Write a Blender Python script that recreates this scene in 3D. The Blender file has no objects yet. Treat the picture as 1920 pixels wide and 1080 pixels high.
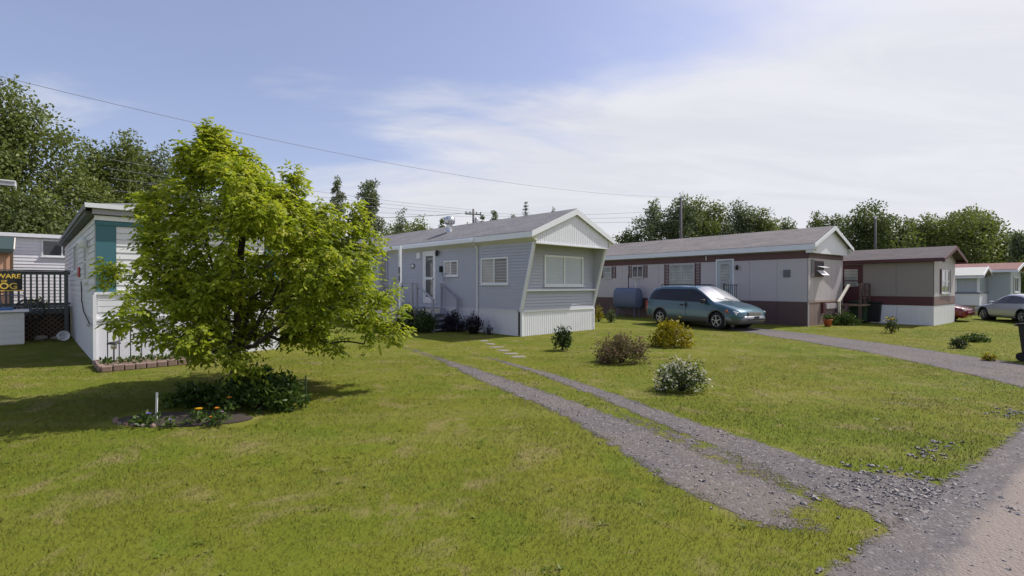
import bpy, bmesh, math, random
import numpy as np
from mathutils import Vector, Matrix

random.seed(7)
RNG = np.random.default_rng(11)
R = math.radians
scene = bpy.context.scene
COL = scene.collection

# ------------------------------------------------------------------ camera
cam_d = bpy.data.cameras.new('camera')
cam_d.sensor_width = 36.0
cam_d.lens = 940 / 1920 * 36
cam_d.clip_start = 0.05
cam_d.clip_end = 3000
cam_o = bpy.data.objects.new('camera', cam_d)
COL.objects.link(cam_o)
cam_o.location = (0, 0, 1.7)
cam_o.rotation_euler = (R(90 - 0.305), 0, 0)
scene.camera = cam_o

# ------------------------------------------------------------------ light, sky, exposure
SUN_EL, SUN_AZ = R(52), R(22)          # azimuth measured from +X towards +Y
sd = Vector((math.cos(SUN_AZ) * math.cos(SUN_EL), math.sin(SUN_AZ) * math.cos(SUN_EL), math.sin(SUN_EL)))
sun_d = bpy.data.lights.new('sun', 'SUN')
sun_d.energy = 3.35
sun_d.angle = R(0.55)
sun_d.color = (1.0, 0.95, 0.86)
sun_o = bpy.data.objects.new('sun', sun_d)
COL.objects.link(sun_o)
sun_o.rotation_euler = (-sd).to_track_quat('-Z', 'Y').to_euler()

world = bpy.data.worlds.new('World')
scene.world = world
world.use_nodes = True
wn, wl = world.node_tree.nodes, world.node_tree.links
wn.clear()


def N(nt, t, **k):
    n = nt.nodes.new(t)
    for a, b in k.items():
        if a.startswith('i_'):
            a = a[2:]
            n.inputs[int(a) if a.isdigit() else a.replace('_', ' ')].default_value = b
        else:
            setattr(n, a, b)
    return n


def math_n(nt, op, a, b=None, c=None, clamp=False):
    n = nt.nodes.new('ShaderNodeMath')
    n.operation = op
    n.use_clamp = clamp
    for i, v in enumerate((a, b, c)):
        if v is None:
            continue
        if hasattr(v, 'is_linked') or hasattr(v, 'links'):
            nt.links.new(v, n.inputs[i])
        else:
            n.inputs[i].default_value = v
    return n.outputs[0]


def mix_c(nt, fac, a, b, mode='MIX'):
    n = nt.nodes.new('ShaderNodeMix')
    n.data_type = 'RGBA'
    n.blend_type = mode
    for i, v in ((0, fac), (6, a), (7, b)):
        if hasattr(v, 'links'):
            nt.links.new(v, n.inputs[i])
        else:
            if i and len(v) == 3:
                v = (*v, 1)
            n.inputs[i].default_value = v
    return n.outputs[2]


def noise_n(nt, vec, scale, detail=4, rough=.55, dist=0):
    n = nt.nodes.new('ShaderNodeTexNoise')
    n.inputs['Scale'].default_value = scale
    n.inputs['Detail'].default_value = detail
    n.inputs['Roughness'].default_value = rough
    n.inputs['Distortion'].default_value = dist
    if vec is not None:
        nt.links.new(vec, n.inputs['Vector'])
    return n.outputs['Fac']


def remap(nt, v, a, b, c=0.0, d=1.0, smooth=True):
    n = nt.nodes.new('ShaderNodeMapRange')
    n.interpolation_type = 'SMOOTHSTEP' if smooth else 'LINEAR'
    nt.links.new(v, n.inputs[0])
    for i, q in zip((1, 2, 3, 4), (a, b, c, d)):
        n.inputs[i].default_value = q
    return n.outputs[0]


def mapping(nt, vec, rot=(0, 0, 0), scale=(1, 1, 1), loc=(0, 0, 0)):
    n = nt.nodes.new('ShaderNodeMapping')
    nt.links.new(vec, n.inputs[0])
    n.inputs['Location'].default_value = loc
    n.inputs['Rotation'].default_value = rot
    n.inputs['Scale'].default_value = scale
    return n.outputs[0]


nt = world.node_tree
sky = N(nt, 'ShaderNodeTexSky', sky_type='NISHITA', sun_disc=False)
sky.sun_elevation = SUN_EL
sky.sun_rotation = R(90) - SUN_AZ
sky.air_density = 1.0
sky.dust_density = 1.6
sky.ozone_density = 1.6
tc = N(nt, 'ShaderNodeTexCoord')
sep = N(nt, 'ShaderNodeSeparateXYZ')
wl.new(tc.outputs['Generated'], sep.inputs[0])
dx, dy, dz = sep.outputs
zz = math_n(nt, 'ADD', math_n(nt, 'MAXIMUM', dz, 0.0), 0.22)
cmb = N(nt, 'ShaderNodeCombineXYZ')
wl.new(math_n(nt, 'DIVIDE', dx, zz), cmb.inputs[0])
wl.new(math_n(nt, 'DIVIDE', dy, zz), cmb.inputs[1])
cv = cmb.outputs[0]
n1 = noise_n(nt, mapping(nt, cv, loc=(3.1, 1.7, 0), scale=(.55, .9, 1)), 1.0, 7, .55, .5)
n2 = noise_n(nt, mapping(nt, cv, rot=(0, 0, R(35)), loc=(7, 2, 0), scale=(.7, 2.2, 1)), 1.3, 8, .6, .7)
f = math_n(nt, 'SUBTRACT', math_n(nt, 'MULTIPLY', dx, .25), dz)
f = math_n(nt, 'ADD', f, .39)
f = math_n(nt, 'ADD', f, math_n(nt, 'MULTIPLY', math_n(nt, 'SUBTRACT', n1, .5), .95))
f = math_n(nt, 'ADD', f, math_n(nt, 'MULTIPLY', math_n(nt, 'SUBTRACT', n2, .5), .16))
cm = remap(nt, f, -.09, .13, .13, .92)
skyc = mix_c(nt, 1.0, sky.outputs[0], (.118, .105, .115), 'MULTIPLY')
cl_col = mix_c(nt, remap(nt, n2, .3, .75), (.51, .515, .555), (.595, .595, .615))
both = mix_c(nt, cm, skyc, cl_col)
bg = N(nt, 'ShaderNodeBackground')
bg.inputs['Strength'].default_value = 1.0
wl.new(both, bg.inputs[0])
wo = N(nt, 'ShaderNodeOutputWorld')
wl.new(bg.outputs[0], wo.inputs[0])

scene.view_settings.view_transform = 'Standard'
scene.view_settings.look = 'None'
scene.view_settings.exposure = 0.52
scene.view_settings.gamma = 1.0
scene.view_settings.use_curve_mapping = False
scene.render.engine = 'CYCLES'
scene.cycles.max_bounces = 6
scene.cycles.transparent_max_bounces = 12
try:
    scene.cycles.use_denoising = True
    scene.cycles.denoiser = 'OPENIMAGEDENOISE'
except Exception:
    pass


# ------------------------------------------------------------------ materials
def new_mat(name):
    m = bpy.data.materials.new(name)
    m.use_nodes = True
    t = m.node_tree
    t.nodes.clear()
    out = N(t, 'ShaderNodeOutputMaterial')
    b = N(t, 'ShaderNodeBsdfPrincipled')
    t.links.new(b.outputs[0], out.inputs[0])
    return m, t, b, out


MATS = {}


def M(name, col, rough=.6, var=.10, scale=6, bump=0.0, bscale=60, metal=0, spec=.5, coat=0, dirt=.12):
    if name in MATS:
        return MATS[name]
    m, t, b, out = new_mat(name)
    co = N(t, 'ShaderNodeTexCoord').outputs['Object']
    a = noise_n(t, co, scale, 6, .6)
    big = noise_n(t, mapping(t, co, scale=(.6, .6, 1.4)), .9, 5, .65)
    c = mix_c(t, a, tuple(max(0, q * (1 - var)) for q in col), tuple(min(1, q * (1 + var)) for q in col))
    stk = noise_n(t, mapping(t, co, scale=(5, 5, .35)), 1.6, 5, .6)
    c = mix_c(t, remap(t, stk, .5, .8, 0, dirt * .9), c, tuple(q * .62 + .015 for q in col))
    c = mix_c(t, remap(t, big, .45, .75, 0, dirt), c, tuple(q * .55 + .012 for q in col))
    t.links.new(c, b.inputs['Base Color'])
    b.inputs['Roughness'].default_value = rough
    b.inputs['Metallic'].default_value = metal
    b.inputs['Specular IOR Level'].default_value = spec
    b.inputs['Coat Weight'].default_value = coat
    b.inputs['Coat Roughness'].default_value = .06
    if bump:
        bn = N(t, 'ShaderNodeBump')
        bn.inputs['Strength'].default_value = bump
        bn.inputs['Distance'].default_value = .01
        t.links.new(noise_n(t, co, bscale, 5, .6), bn.inputs['Height'])
        t.links.new(bn.outputs[0], b.inputs['Normal'])
    MATS[name] = m
    return m


def shingle_mat(name, c1, c2):
    m, t, b, out = new_mat(name)
    co = N(t, 'ShaderNodeTexCoord').outputs['UV']
    br = N(t, 'ShaderNodeTexBrick')
    br.offset = .5
    t.links.new(co, br.inputs[0])
    br.inputs['Scale'].default_value = 1.0
    br.inputs['Brick Width'].default_value = .30
    br.inputs['Row Height'].default_value = .13
    br.inputs['Mortar Size'].default_value = .006
    br.inputs['Color1'].default_value = (*c1, 1)
    br.inputs['Color2'].default_value = (*c2, 1)
    br.inputs['Mortar'].default_value = (*[q * .5 for q in c1], 1)
    big = noise_n(t, mapping(t, co, scale=(.5, 1.6, 1)), 1.0, 5, .65)
    fine = noise_n(t, co, 70, 3, .7)
    c = mix_c(t, remap(t, big, .35, .7, 0, .45), br.outputs[0], tuple(q * 1.35 + .02 for q in c2))
    c = mix_c(t, remap(t, fine, .3, .7, 0, .35), c, tuple(q * .6 for q in c1))
    t.links.new(c, b.inputs['Base Color'])
    b.inputs['Roughness'].default_value = .95
    bn = N(t, 'ShaderNodeBump')
    bn.inputs['Strength'].default_value = .6
    bn.inputs['Distance'].default_value = .012
    t.links.new(math_n(t, 'ADD', fine, math_n(t, 'MULTIPLY', br.outputs[1], -1.5)), bn.inputs['Height'])
    t.links.new(bn.outputs[0], b.inputs['Normal'])
    return m


def glass_mat(name, col, pleat=0.0, col2=None):
    """a closed pane: what stands behind it (a curtain, a dark room) under a glossy sheet of glass"""
    m, t, b, out = new_mat(name)
    co = N(t, 'ShaderNodeTexCoord').outputs['Object']
    big = noise_n(t, co, 2.3, 4, .6)
    c2 = col2 or tuple(q * .6 for q in col)
    c = mix_c(t, remap(t, big, .35, .65), col, c2)
    if pleat:
        w = N(t, 'ShaderNodeTexWave', wave_type='BANDS', bands_direction='DIAGONAL')
        t.links.new(mapping(t, co, scale=(1, 1, .001)), w.inputs[0])
        w.inputs['Scale'].default_value = pleat
        w.inputs['Distortion'].default_value = 1.5
        c = mix_c(t, math_n(t, 'MULTIPLY', w.outputs[1], .35), c, tuple(q * .7 for q in col))
    t.links.new(c, b.inputs['Base Color'])
    b.inputs['Roughness'].default_value = .45
    b.inputs['Specular IOR Level'].default_value = .6
    b.inputs['Coat Weight'].default_value = 1.0
    b.inputs['Coat Roughness'].default_value = .03
    b.inputs['Coat IOR'].default_value = 1.6
    return m


def leaf_mat(name, c1, c2, c3, trans=.3, rough=.5):
    m, t, b, out = new_mat(name)
    at = N(t, 'ShaderNodeAttribute', attribute_name='tint')
    cr = N(t, 'ShaderNodeValToRGB')
    cr.color_ramp.elements[0].color = (*c1, 1)
    cr.color_ramp.elements[1].color = (*c3, 1)
    e = cr.color_ramp.elements.new(.5)
    e.color = (*c2, 1)
    t.links.new(at.outputs['Fac'], cr.inputs[0])
    t.links.new(cr.outputs[0], b.inputs['Base Color'])
    b.inputs['Roughness'].default_value = rough
    b.inputs['Specular IOR Level'].default_value = .25
    tr = N(t, 'ShaderNodeBsdfTranslucent')
    hs = mix_c(t, 1.0, cr.outputs[0], (1.25, 1.3, .6), 'MULTIPLY')
    t.links.new(hs, tr.inputs[0])
    mx = N(t, 'ShaderNodeMixShader')
    mx.inputs[0].default_value = trans
    t.links.new(b.outputs[0], mx.inputs[1])
    t.links.new(tr.outputs[0], mx.inputs[2])
    t.links.new(mx.outputs[0], out.inputs[0])
    return m


def grass_color(t):
    pos = N(t, 'ShaderNodeNewGeometry').outputs['Position']
    flat = mapping(t, pos, scale=(1, 1, 0))
    big = noise_n(t, flat, .28, 5, .6, .3)
    mid = noise_n(t, flat, 1.6, 5, .62, .6)
    fin = noise_n(t, flat, 9.0, 4, .65)
    streak = noise_n(t, mapping(t, flat, rot=(0, 0, R(38)), scale=(.22, 1.5, 1)), 1.0, 5, .6, .4)
    c = mix_c(t, remap(t, big, .35, .65), (.116, .150, .012), (.172, .173, .020))
    c = mix_c(t, remap(t, streak, .48, .70, 0, .75), c, (.205, .198, .048))
    c = mix_c(t, remap(t, mid, .52, .67, 0, .82), c, (.245, .202, .085))
    pat = noise_n(t, mapping(t, flat, loc=(5, 9, 0)), 4.2, 5, .65, .8)
    c = mix_c(t, remap(t, pat, .58, .72, 0, .60), c, (.240, .190, .085))
    c = mix_c(t, remap(t, mid, .46, .30, 0, .6), c, (.092, .148, .010))
    c = mix_c(t, remap(t, fin, .3, .75, 0, .4), c, (.112, .132, .014))
    return c, pos, fin, mid


m_ground, t, b, out = new_mat('lawn soil and turf')
gc, pos, fin, mid = grass_color(t)
ff = noise_n(t, pos, 60, 4, .7)
c = mix_c(t, remap(t, ff, .35, .7, 0, .38), gc, (.10, .105, .022))
t.links.new(c, b.inputs['Base Color'])
b.inputs['Roughness'].default_value = .95
b.inputs['Specular IOR Level'].default_value = .1
bn = N(t, 'ShaderNodeBump')
bn.inputs['Strength'].default_value = .5
bn.inputs['Distance'].default_value = .02
t.links.new(math_n(t, 'ADD', ff, fin), bn.inputs['Height'])
t.links.new(bn.outputs[0], b.inputs['Normal'])

m_blade, t, b, out = new_mat('grass blades')
gc, pos, fin, mid = grass_color(t)
at = N(t, 'ShaderNodeAttribute', attribute_name='tint')
c = mix_c(t, at.outputs['Fac'], mix_c(t, 1.0, gc, (.85, .95, .75), 'MULTIPLY'), mix_c(t, 1.0, gc, (1.30, 1.16, 1.5), 'MULTIPLY'))
t.links.new(c, b.inputs['Base Color'])
b.inputs['Roughness'].default_value = .7
b.inputs['Specular IOR Level'].default_value = .15
gn = N(t, 'ShaderNodeNewGeometry')
vm = N(t, 'ShaderNodeVectorMath', operation='MULTIPLY_ADD')
t.links.new(gn.outputs['Normal'], vm.inputs[0])
vm.inputs[1].default_value = (.16, .16, .16)
vm.inputs[2].default_value = (0, 0, .85)
vn = N(t, 'ShaderNodeVectorMath', operation='NORMALIZE')
t.links.new(vm.outputs[0], vn.inputs[0])
t.links.new(vn.outputs[0], b.inputs['Normal'])


def gravel_mat(name, c1, c2, c3, edge=True, tan=None, st=42):
    """stones by voronoi cells; where the 'gravel' attribute falls off the sheet breaks up into clear gaps over the turf"""
    m, t, b, out = new_mat(name)
    pos = N(t, 'ShaderNodeNewGeometry').outputs['Position']
    vo = N(t, 'ShaderNodeTexVoronoi', feature='F1')
    t.links.new(pos, vo.inputs['Vector'])
    vo.inputs['Scale'].default_value = st
    vo2 = N(t, 'ShaderNodeTexVoronoi', feature='F1')
    t.links.new(pos, vo2.inputs['Vector'])
    vo2.inputs['Scale'].default_value = st * 2.6
    big = noise_n(t, mapping(t, pos, scale=(1, 1, 0)), .8, 5, .6, .4)
    fine = noise_n(t, pos, 45, 4, .7)
    sp = N(t, 'ShaderNodeSeparateColor')
    t.links.new(vo.outputs['Color'], sp.inputs[0])
    c = mix_c(t, sp.outputs[0], c1, c2)
    c = mix_c(t, remap(t, sp.outputs[1], .86, .97, 0, .6), c, c3)
    c = mix_c(t, remap(t, fine, .35, .7, 0, .5), c, tuple(q * .62 for q in c1))
    c = mix_c(t, remap(t, big, .4, .68, 0, .45), c, tuple(q * f for q, f in zip(c2, (1.1, 1.0, .84))))
    at = N(t, 'ShaderNodeAttribute', attribute_name='gravel')
    if tan:
        ta = N(t, 'ShaderNodeAttribute', attribute_name='packed')
        pk = math_n(t, 'ADD', ta.outputs['Fac'], math_n(t, 'MULTIPLY', math_n(t, 'SUBTRACT', big, .5), 1.6))
        pk = math_n(t, 'ADD', pk, math_n(t, 'MULTIPLY', math_n(t, 'SUBTRACT', fine, .5), .5))
        c = mix_c(t, remap(t, pk, .35, .75, 0, .85), c, mix_c(t, fine, tan, tuple(q * .72 for q in tan)))
    t.links.new(c, b.inputs['Base Color'])
    b.inputs['Roughness'].default_value = .95
    b.inputs['Specular IOR Level'].default_value = .2
    bn = N(t, 'ShaderNodeBump')
    bn.inputs['Strength'].default_value = .55
    bn.inputs['Distance'].default_value = .012
    hgt = math_n(t, 'ADD', math_n(t, 'MULTIPLY', vo.outputs[0], -1.6), math_n(t, 'MULTIPLY', vo2.outputs[0], -.8))
    t.links.new(math_n(t, 'ADD', hgt, math_n(t, 'MULTIPLY', fine, .6)), bn.inputs['Height'])
    t.links.new(bn.outputs[0], b.inputs['Normal'])
    if edge:
        nz = noise_n(t, mapping(t, pos, scale=(1, 1, 0)), 5, 8, .80)
        nz2 = noise_n(t, mapping(t, pos, scale=(1, 1, 0)), 38, 4, .7)
        v = math_n(t, 'ADD', at.outputs['Fac'], math_n(t, 'MULTIPLY', math_n(t, 'SUBTRACT', nz, .5), 1.9))
        v = math_n(t, 'ADD', v, math_n(t, 'MULTIPLY', math_n(t, 'SUBTRACT', nz2, .5), 1.1))
        fac = remap(t, v, .38, .66)
        tr = N(t, 'ShaderNodeBsdfTransparent')
        mx = N(t, 'ShaderNodeMixShader')
        t.links.new(fac, mx.inputs[0])
        t.links.new(tr.outputs[0], mx.inputs[1])
        t.links.new(b.outputs[0], mx.inputs[2])
        t.links.new(mx.outputs[0], out.inputs[0])
    return m


m_drive = gravel_mat('driveway gravel', (.112, .102, .105), (.172, .157, .155), (.36, .34, .32))
m_road = gravel_mat('road gravel', (.115, .107, .112), (.175, .163, .165), (.36, .33, .31), tan=(.30, .252, .222))

m_white = M('white painted metal', (.74, .75, .80), .45, .04, 5, dirt=.18)
m_white2 = M('white painted boards', (.70, .71, .74), .55, .06, 9, bump=.15, dirt=.25)
m_trim = M('white trim', (.72, .74, .78), .45, .05, 4, dirt=.14)
m_cream = M('cream soffit', (.60, .59, .50), .55, .06, 5, dirt=.2)
m_lav = M('blue grey vinyl siding', (.42, .435, .51), .5, .05, 7, bump=.1, dirt=.15)
m_lavp = M('blue grey porch paint', (.30, .31, .38), .6, .1, 9, bump=.1, dirt=.25)
m_skirtA = M('off white skirting', (.64, .65, .71), .6, .06, 5, dirt=.25)
m_pinkw = M('pinkish grey wall panel', (.50, .460, .480), .55, .04, 5, dirt=.14)
m_brown = M('dark brown panel', (.105, .062, .062), .6, .15, 6, dirt=.3)
m_brownred = M('red brown panel', (.110, .050, .048), .6, .15, 6, dirt=.3)
m_taupe = M('taupe wall panel', (.28, .25, .235), .6, .06, 5, dirt=.15)
m_maroon = M('maroon trim', (.085, .022, .030), .55, .12, 6, dirt=.25)
m_teal = M('teal panel', (.045, .150, .185), .5, .08, 4, dirt=.2)
m_black = M('black plastic', (.012, .012, .014), .5, .2, 9)
m_rubber = M('rubber', (.015, .015, .016), .85, .2, 12)
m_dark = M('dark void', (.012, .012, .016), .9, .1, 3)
m_galv = M('galvanised metal', (.55, .56, .58), .32, .12, 9, metal=.85)
m_deckwood = M('weathered grey green wood', (.098, .112, .108), .8, .25, 14, bump=.3, dirt=.4)
m_latt = M('brown lattice wood', (.110, .078, .048), .8, .25, 14, bump=.2, dirt=.4)
m_wood = M('bare wood', (.23, .165, .115), .8, .2, 12, bump=.2, dirt=.3)
m_palewood = M('pale handrail wood', (.62, .58, .50), .7, .1, 10)
m_peach = M('peach plywood', (.62, .36, .235), .75, .10, 5, dirt=.2)
m_pole = M('grey utility pole wood', (.13, .12, .125), .9, .25, 10, bump=.3)
m_wire = M('power line', (.16, .165, .20), .6, .1, 3)
m_bark = M('tree bark', (.055, .042, .040), .95, .35, 18, bump=.8, bscale=40)
m_barkg = M('grey bark', (.14, .13, .115), .95, .3, 12, bump=.5)
m_tank = M('blue grey oil tank', (.105, .135, .215), .5, .10, 5, dirt=.3)
m_green = M('green bin plastic', (.028, .060, .030), .5, .15, 6)
m_stone = M('pale stone', (.20, .18, .15), .9, .25, 14, bump=.5)
m_rock = M('gravel stones', (.27, .25, .245), .9, .35, 9, bump=.3)
m_soil = M('dark soil', (.045, .034, .026), .95, .3, 16, bump=.8)
m_brick = M('reddish edging stones', (.24, .165, .14), .9, .3, 10, bump=.4)
m_red = M('red plaque', (.42, .018, .04), .45, .1, 5)
m_orange = M('terracotta', (.42, .10, .045), .75, .15, 8)
m_gold = M('yellow lettering', (.72, .50, .07), .5, .08, 8)
m_blue = M('blue lid', (.05, .16, .34), .5, .1, 5)
m_stake = M('white stake', (.62, .63, .62), .6, .1, 10)
m_shA = shingle_mat('grey asphalt shingles', (.150, .148, .158), (.200, .197, .205))
m_shC = shingle_mat('brown grey asphalt shingles', (.160, .145, .145), (.215, .195, .19))
m_shD = shingle_mat('charcoal brown shingles', (.075, .062, .068), (.105, .088, .09))
m_shE = shingle_mat('pinkish brown shingles', (.20, .10, .095), (.26, .135, .125))
g_dark = glass_mat('dark window glass', (.035, .037, .05))
g_curt = glass_mat('window glass over pale curtain', (.36, .41, .44), 9.0, (.30, .37, .42))
g_blind = glass_mat('window glass over blinds', (.36, .39, .37), 0, (.24, .27, .26))
_t = g_blind.node_tree
_w = N(_t, 'ShaderNodeTexWave', wave_type='BANDS', bands_direction='Z')
_w.inputs['Scale'].default_value = 2.2
_w.inputs['Distortion'].default_value = 1.2
_t.links.new(N(_t, 'ShaderNodeTexCoord').outputs['Object'], _w.inputs[0])
_b = _t.nodes['Principled BSDF']
_src = _b.inputs['Base Color'].links[0].from_socket
_t.links.new(mix_c(_t, math_n(_t, 'MULTIPLY', _w.outputs[1], .6), _src, (.16, .18, .18)), _b.inputs['Base Color'])
g_beige = glass_mat('window glass over beige curtain', (.30, .285, .27), 8.0, (.2, .19, .19))
g_door = glass_mat('storm door glass', (.10, .11, .13), 0, (.05, .055, .07))
g_car = glass_mat('tinted car glass', (.008, .008, .018))
g_car.node_tree.nodes['Principled BSDF'].inputs['Coat Weight'].default_value = .35
g_car.node_tree.nodes['Principled BSDF'].inputs['Specular IOR Level'].default_value = .25
g_ws = glass_mat('windshield glass', (.20, .22, .27), 0, (.12, .14, .18))


# ------------------------------------------------------------------ builders
class MB:
    def __init__(s):
        s.v, s.f, s.uv = [], [], None

    def add(s, vs, fs):
        o = len(s.v)
        s.v += [tuple(p) for p in vs]
        s.f += [tuple(i + o for i in q) for q in fs]
        return s

    def box(s, x0, x1, y0, y1, z0, z1):
        if x0 > x1: x0, x1 = x1, x0
        if y0 > y1: y0, y1 = y1, y0
        if z0 > z1: z0, z1 = z1, z0
        v = [(x0, y0, z0), (x1, y0, z0), (x1, y1, z0), (x0, y1, z0), (x0, y0, z1), (x1, y0, z1), (x1, y1, z1), (x0, y1, z1)]
        return s.add(v, [(0, 3, 2, 1), (4, 5, 6, 7), (0, 1, 5, 4), (1, 2, 6, 5), (2, 3, 7, 6), (3, 0, 4, 7)])

    def bar(s, p0, p1, w, h, up=(0, 0, 1)):
        p0, p1 = Vector(p0), Vector(p1)
        d = (p1 - p0).normalized()
        u = Vector(up)
        if abs(d.dot(u)) > .98: u = Vector((1, 0, 0))
        a = d.cross(u).normalized() * w / 2
        c = a.cross(d).normalized() * h / 2
        v = [p + i * a + j * c for p in (p0, p1) for i, j in ((-1, -1), (1, -1), (1, 1), (-1, 1))]
        return s.add(v, [(0, 1, 2, 3), (7, 6, 5, 4), (0, 4, 5, 1), (1, 5, 6, 2), (2, 6, 7, 3), (3, 7, 4, 0)])

    def tube(s, pts, rs, n=8, cap=True):
        pts = [Vector(p) for p in pts]
        rs = [float(q) for q in rs] if hasattr(rs, '__len__') else [float(rs)] * len(pts)
        rings = []
        ref = Vector((0, 0, 1))
        for i, p in enumerate(pts):
            d = (pts[min(i + 1, len(pts) - 1)] - pts[max(i - 1, 0)]).normalized()
            if abs(d.dot(ref)) > .95: ref = Vector((1, .1, 0)) if abs(d.z) > .7 else Vector((0, 0, 1))
            a = d.cross(ref).normalized()
            c = a.cross(d)
            rings.append([p + rs[i] * (a * math.cos(2 * math.pi * k / n) + c * math.sin(2 * math.pi * k / n)) for k in range(n)])
        v = [q for r in rings for q in r]
        f = []
        for i in range(len(pts) - 1):
            for k in range(n):
                f.append((i * n + k, i * n + (k + 1) % n, (i + 1) * n + (k + 1) % n, (i + 1) * n + k))
        if cap:
            f.append(tuple(range(n)))
            f.append(tuple(range((len(pts) - 1) * n, len(pts) * n))[::-1])
        return s.add(v, f)

    def lathe(s, prof, n=16, c=(0, 0, 0), axis='z'):
        v, f = [], []
        for r, z in prof:
            for k in range(n):
                a = 2 * math.pi * k / n
                p = (r * math.cos(a), r * math.sin(a), z)
                if axis == 'y': p = (p[0], p[2], p[1])
                if axis == 'x': p = (p[2], p[0], p[1])
                v.append((p[0] + c[0], p[1] + c[1], p[2] + c[2]))
        m = len(prof)
        for i in range(m - 1):
            for k in range(n):
                f.append((i * n + k, i * n + (k + 1) % n, (i + 1) * n + (k + 1) % n, (i + 1) * n + k))
        f.append(tuple(range(n))[::-1])
        f.append(tuple(range((m - 1) * n, m * n)))
        return s.add(v, f)

    def prism(s, poly, d0, d1, axis):
        """poly of 2D points extruded from d0 to d1 along axis 'x','y','z'"""
        def p3(a, b, d):
            return {'x': (d, a, b), 'y': (a, d, b), 'z': (a, b, d)}[axis]
        n = len(poly)
        v = [p3(a, b, d0) for a, b in poly] + [p3(a, b, d1) for a, b in poly]
        f = [tuple(range(n)), tuple(range(n, 2 * n))[::-1]]
        f += [(i, i + n, (i + 1) % n + n, (i + 1) % n) for i in range(n)]
        return s.add(v, f)

    def build(s, name, mat, parent=None, smooth=False, loc=None, uvf=None, bevel=0):
        me = bpy.data.meshes.new(name)
        me.from_pydata(s.v, [], s.f)
        bm = bmesh.new()
        bm.from_mesh(me)
        bmesh.ops.recalc_face_normals(bm, faces=bm.faces)
        bm.to_mesh(me)
        bm.free()
        if uvf:
            uv = me.uv_layers.new(name='UVMap')
            for l in me.loops:
                uv.data[l.index].uv = uvf(me.vertices[l.vertex_index].co)
        if smooth:
            me.polygons.foreach_set('use_smooth', [True] * len(me.polygons))
        o = bpy.data.objects.new(name, me)
        COL.objects.link(o)
        me.materials.append(mat)
        if loc: o.location = loc
        if parent: o.parent = parent
        if bevel:
            md = o.modifiers.new('edge', 'BEVEL')
            md.width = bevel
            md.segments = 2
            md.limit_method = 'ANGLE'
        return o


def np_mesh(name, V, F, mat, parent=None, tint=None, attrs=None, smooth=False):
    V = np.asarray(V, np.float32)
    F = np.asarray(F, np.int32)
    k = F.shape[1]
    me = bpy.data.meshes.new(name)
    me.vertices.add(len(V))
    me.vertices.foreach_set('co', V.ravel())
    me.loops.add(F.size)
    me.loops.foreach_set('vertex_index', F.ravel())
    me.polygons.add(len(F))
    me.polygons.foreach_set('loop_start', np.arange(0, F.size, k, dtype=np.int32))
    if smooth:
        me.polygons.foreach_set('use_smooth', np.ones(len(F), bool))
    me.update(calc_edges=True)
    if tint is not None:
        a = me.attributes.new('tint', 'FLOAT', 'FACE')
        a.data.foreach_set('value', np.asarray(tint, np.float32))
    for an, av in (attrs or {}).items():
        a = me.attributes.new(an, 'FLOAT', 'POINT')
        a.data.foreach_set('value', np.asarray(av, np.float32))
    me.materials.append(mat)
    o = bpy.data.objects.new(name, me)
    COL.objects.link(o)
    if parent: o.parent = parent
    return o


def tag(o, label=None, cat=None, group=None, kind=None):
    if label: o['label'] = label
    if cat: o['category'] = cat
    if group: o['group'] = group
    if kind: o['kind'] = kind
    return o


def thing(name, label, cat, loc=(0, 0, 0), rz=0.0, group=None):
    o = bpy.data.objects.new(name, None)
    o.empty_display_size = .2
    COL.objects.link(o)
    o.location = loc
    o.rotation_euler = (0, 0, rz)
    return tag(o, label, cat, group)


def dup_part(o, parent, loc=None):
    c = o.copy()
    COL.objects.link(c)
    c.parent = parent
    if loc: c.location = loc
    return c


def vnoise(x, y, s=1.0, seed=0):
    """value noise 0..1"""
    x = np.asarray(x, float) * s + seed * 17.3
    y = np.asarray(y, float) * s - seed * 9.1
    xi, yi = np.floor(x), np.floor(y)
    xf, yf = x - xi, y - yi
    def h(a, b):
        q = np.sin(a * 127.1 + b * 311.7 + seed * 5.3) * 43758.5453
        return q - np.floor(q)
    u, v = xf * xf * (3 - 2 * xf), yf * yf * (3 - 2 * yf)
    return (h(xi, yi) * (1 - u) + h(xi + 1, yi) * u) * (1 - v) + (h(xi, yi + 1) * (1 - u) + h(xi + 1, yi + 1) * u) * v


def fbm(x, y, s=1.0, seed=0, o=4):
    r, a, tot = 0, 1, 0
    for i in range(o):
        r = r + a * vnoise(x, y, s * 2 ** i, seed + i)
        tot += a
        a *= .5
    return r / tot


# ------------------------------------------------------------------ ground, road, driveways
def grid_obj(name, mat, pts, attrs):
    nu, nv = pts.shape[:2]
    idx = np.arange(nu * nv).reshape(nu, nv)
    F = np.stack([idx[:-1, :-1], idx[1:, :-1], idx[1:, 1:], idx[:-1, 1:]], -1).reshape(-1, 4)
    o = np_mesh(name, pts.reshape(-1, 3), F, mat, attrs={k: v.ravel() for k, v in attrs.items()}, smooth=True)
    return tag(o, kind='structure')


xs = np.concatenate([-np.geomspace(900, 40, 12), np.linspace(-36, 50, 60), np.geomspace(54, 900, 12)])
ys = np.concatenate([-np.geomspace(900, 12, 10), np.linspace(-10, 60, 50), np.geomspace(64, 1500, 12)])
gx, gy = np.meshgrid(xs, ys, indexing='ij')
grid_obj('ground', m_ground, np.stack([gx, gy, gx * 0], -1), {})

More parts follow.
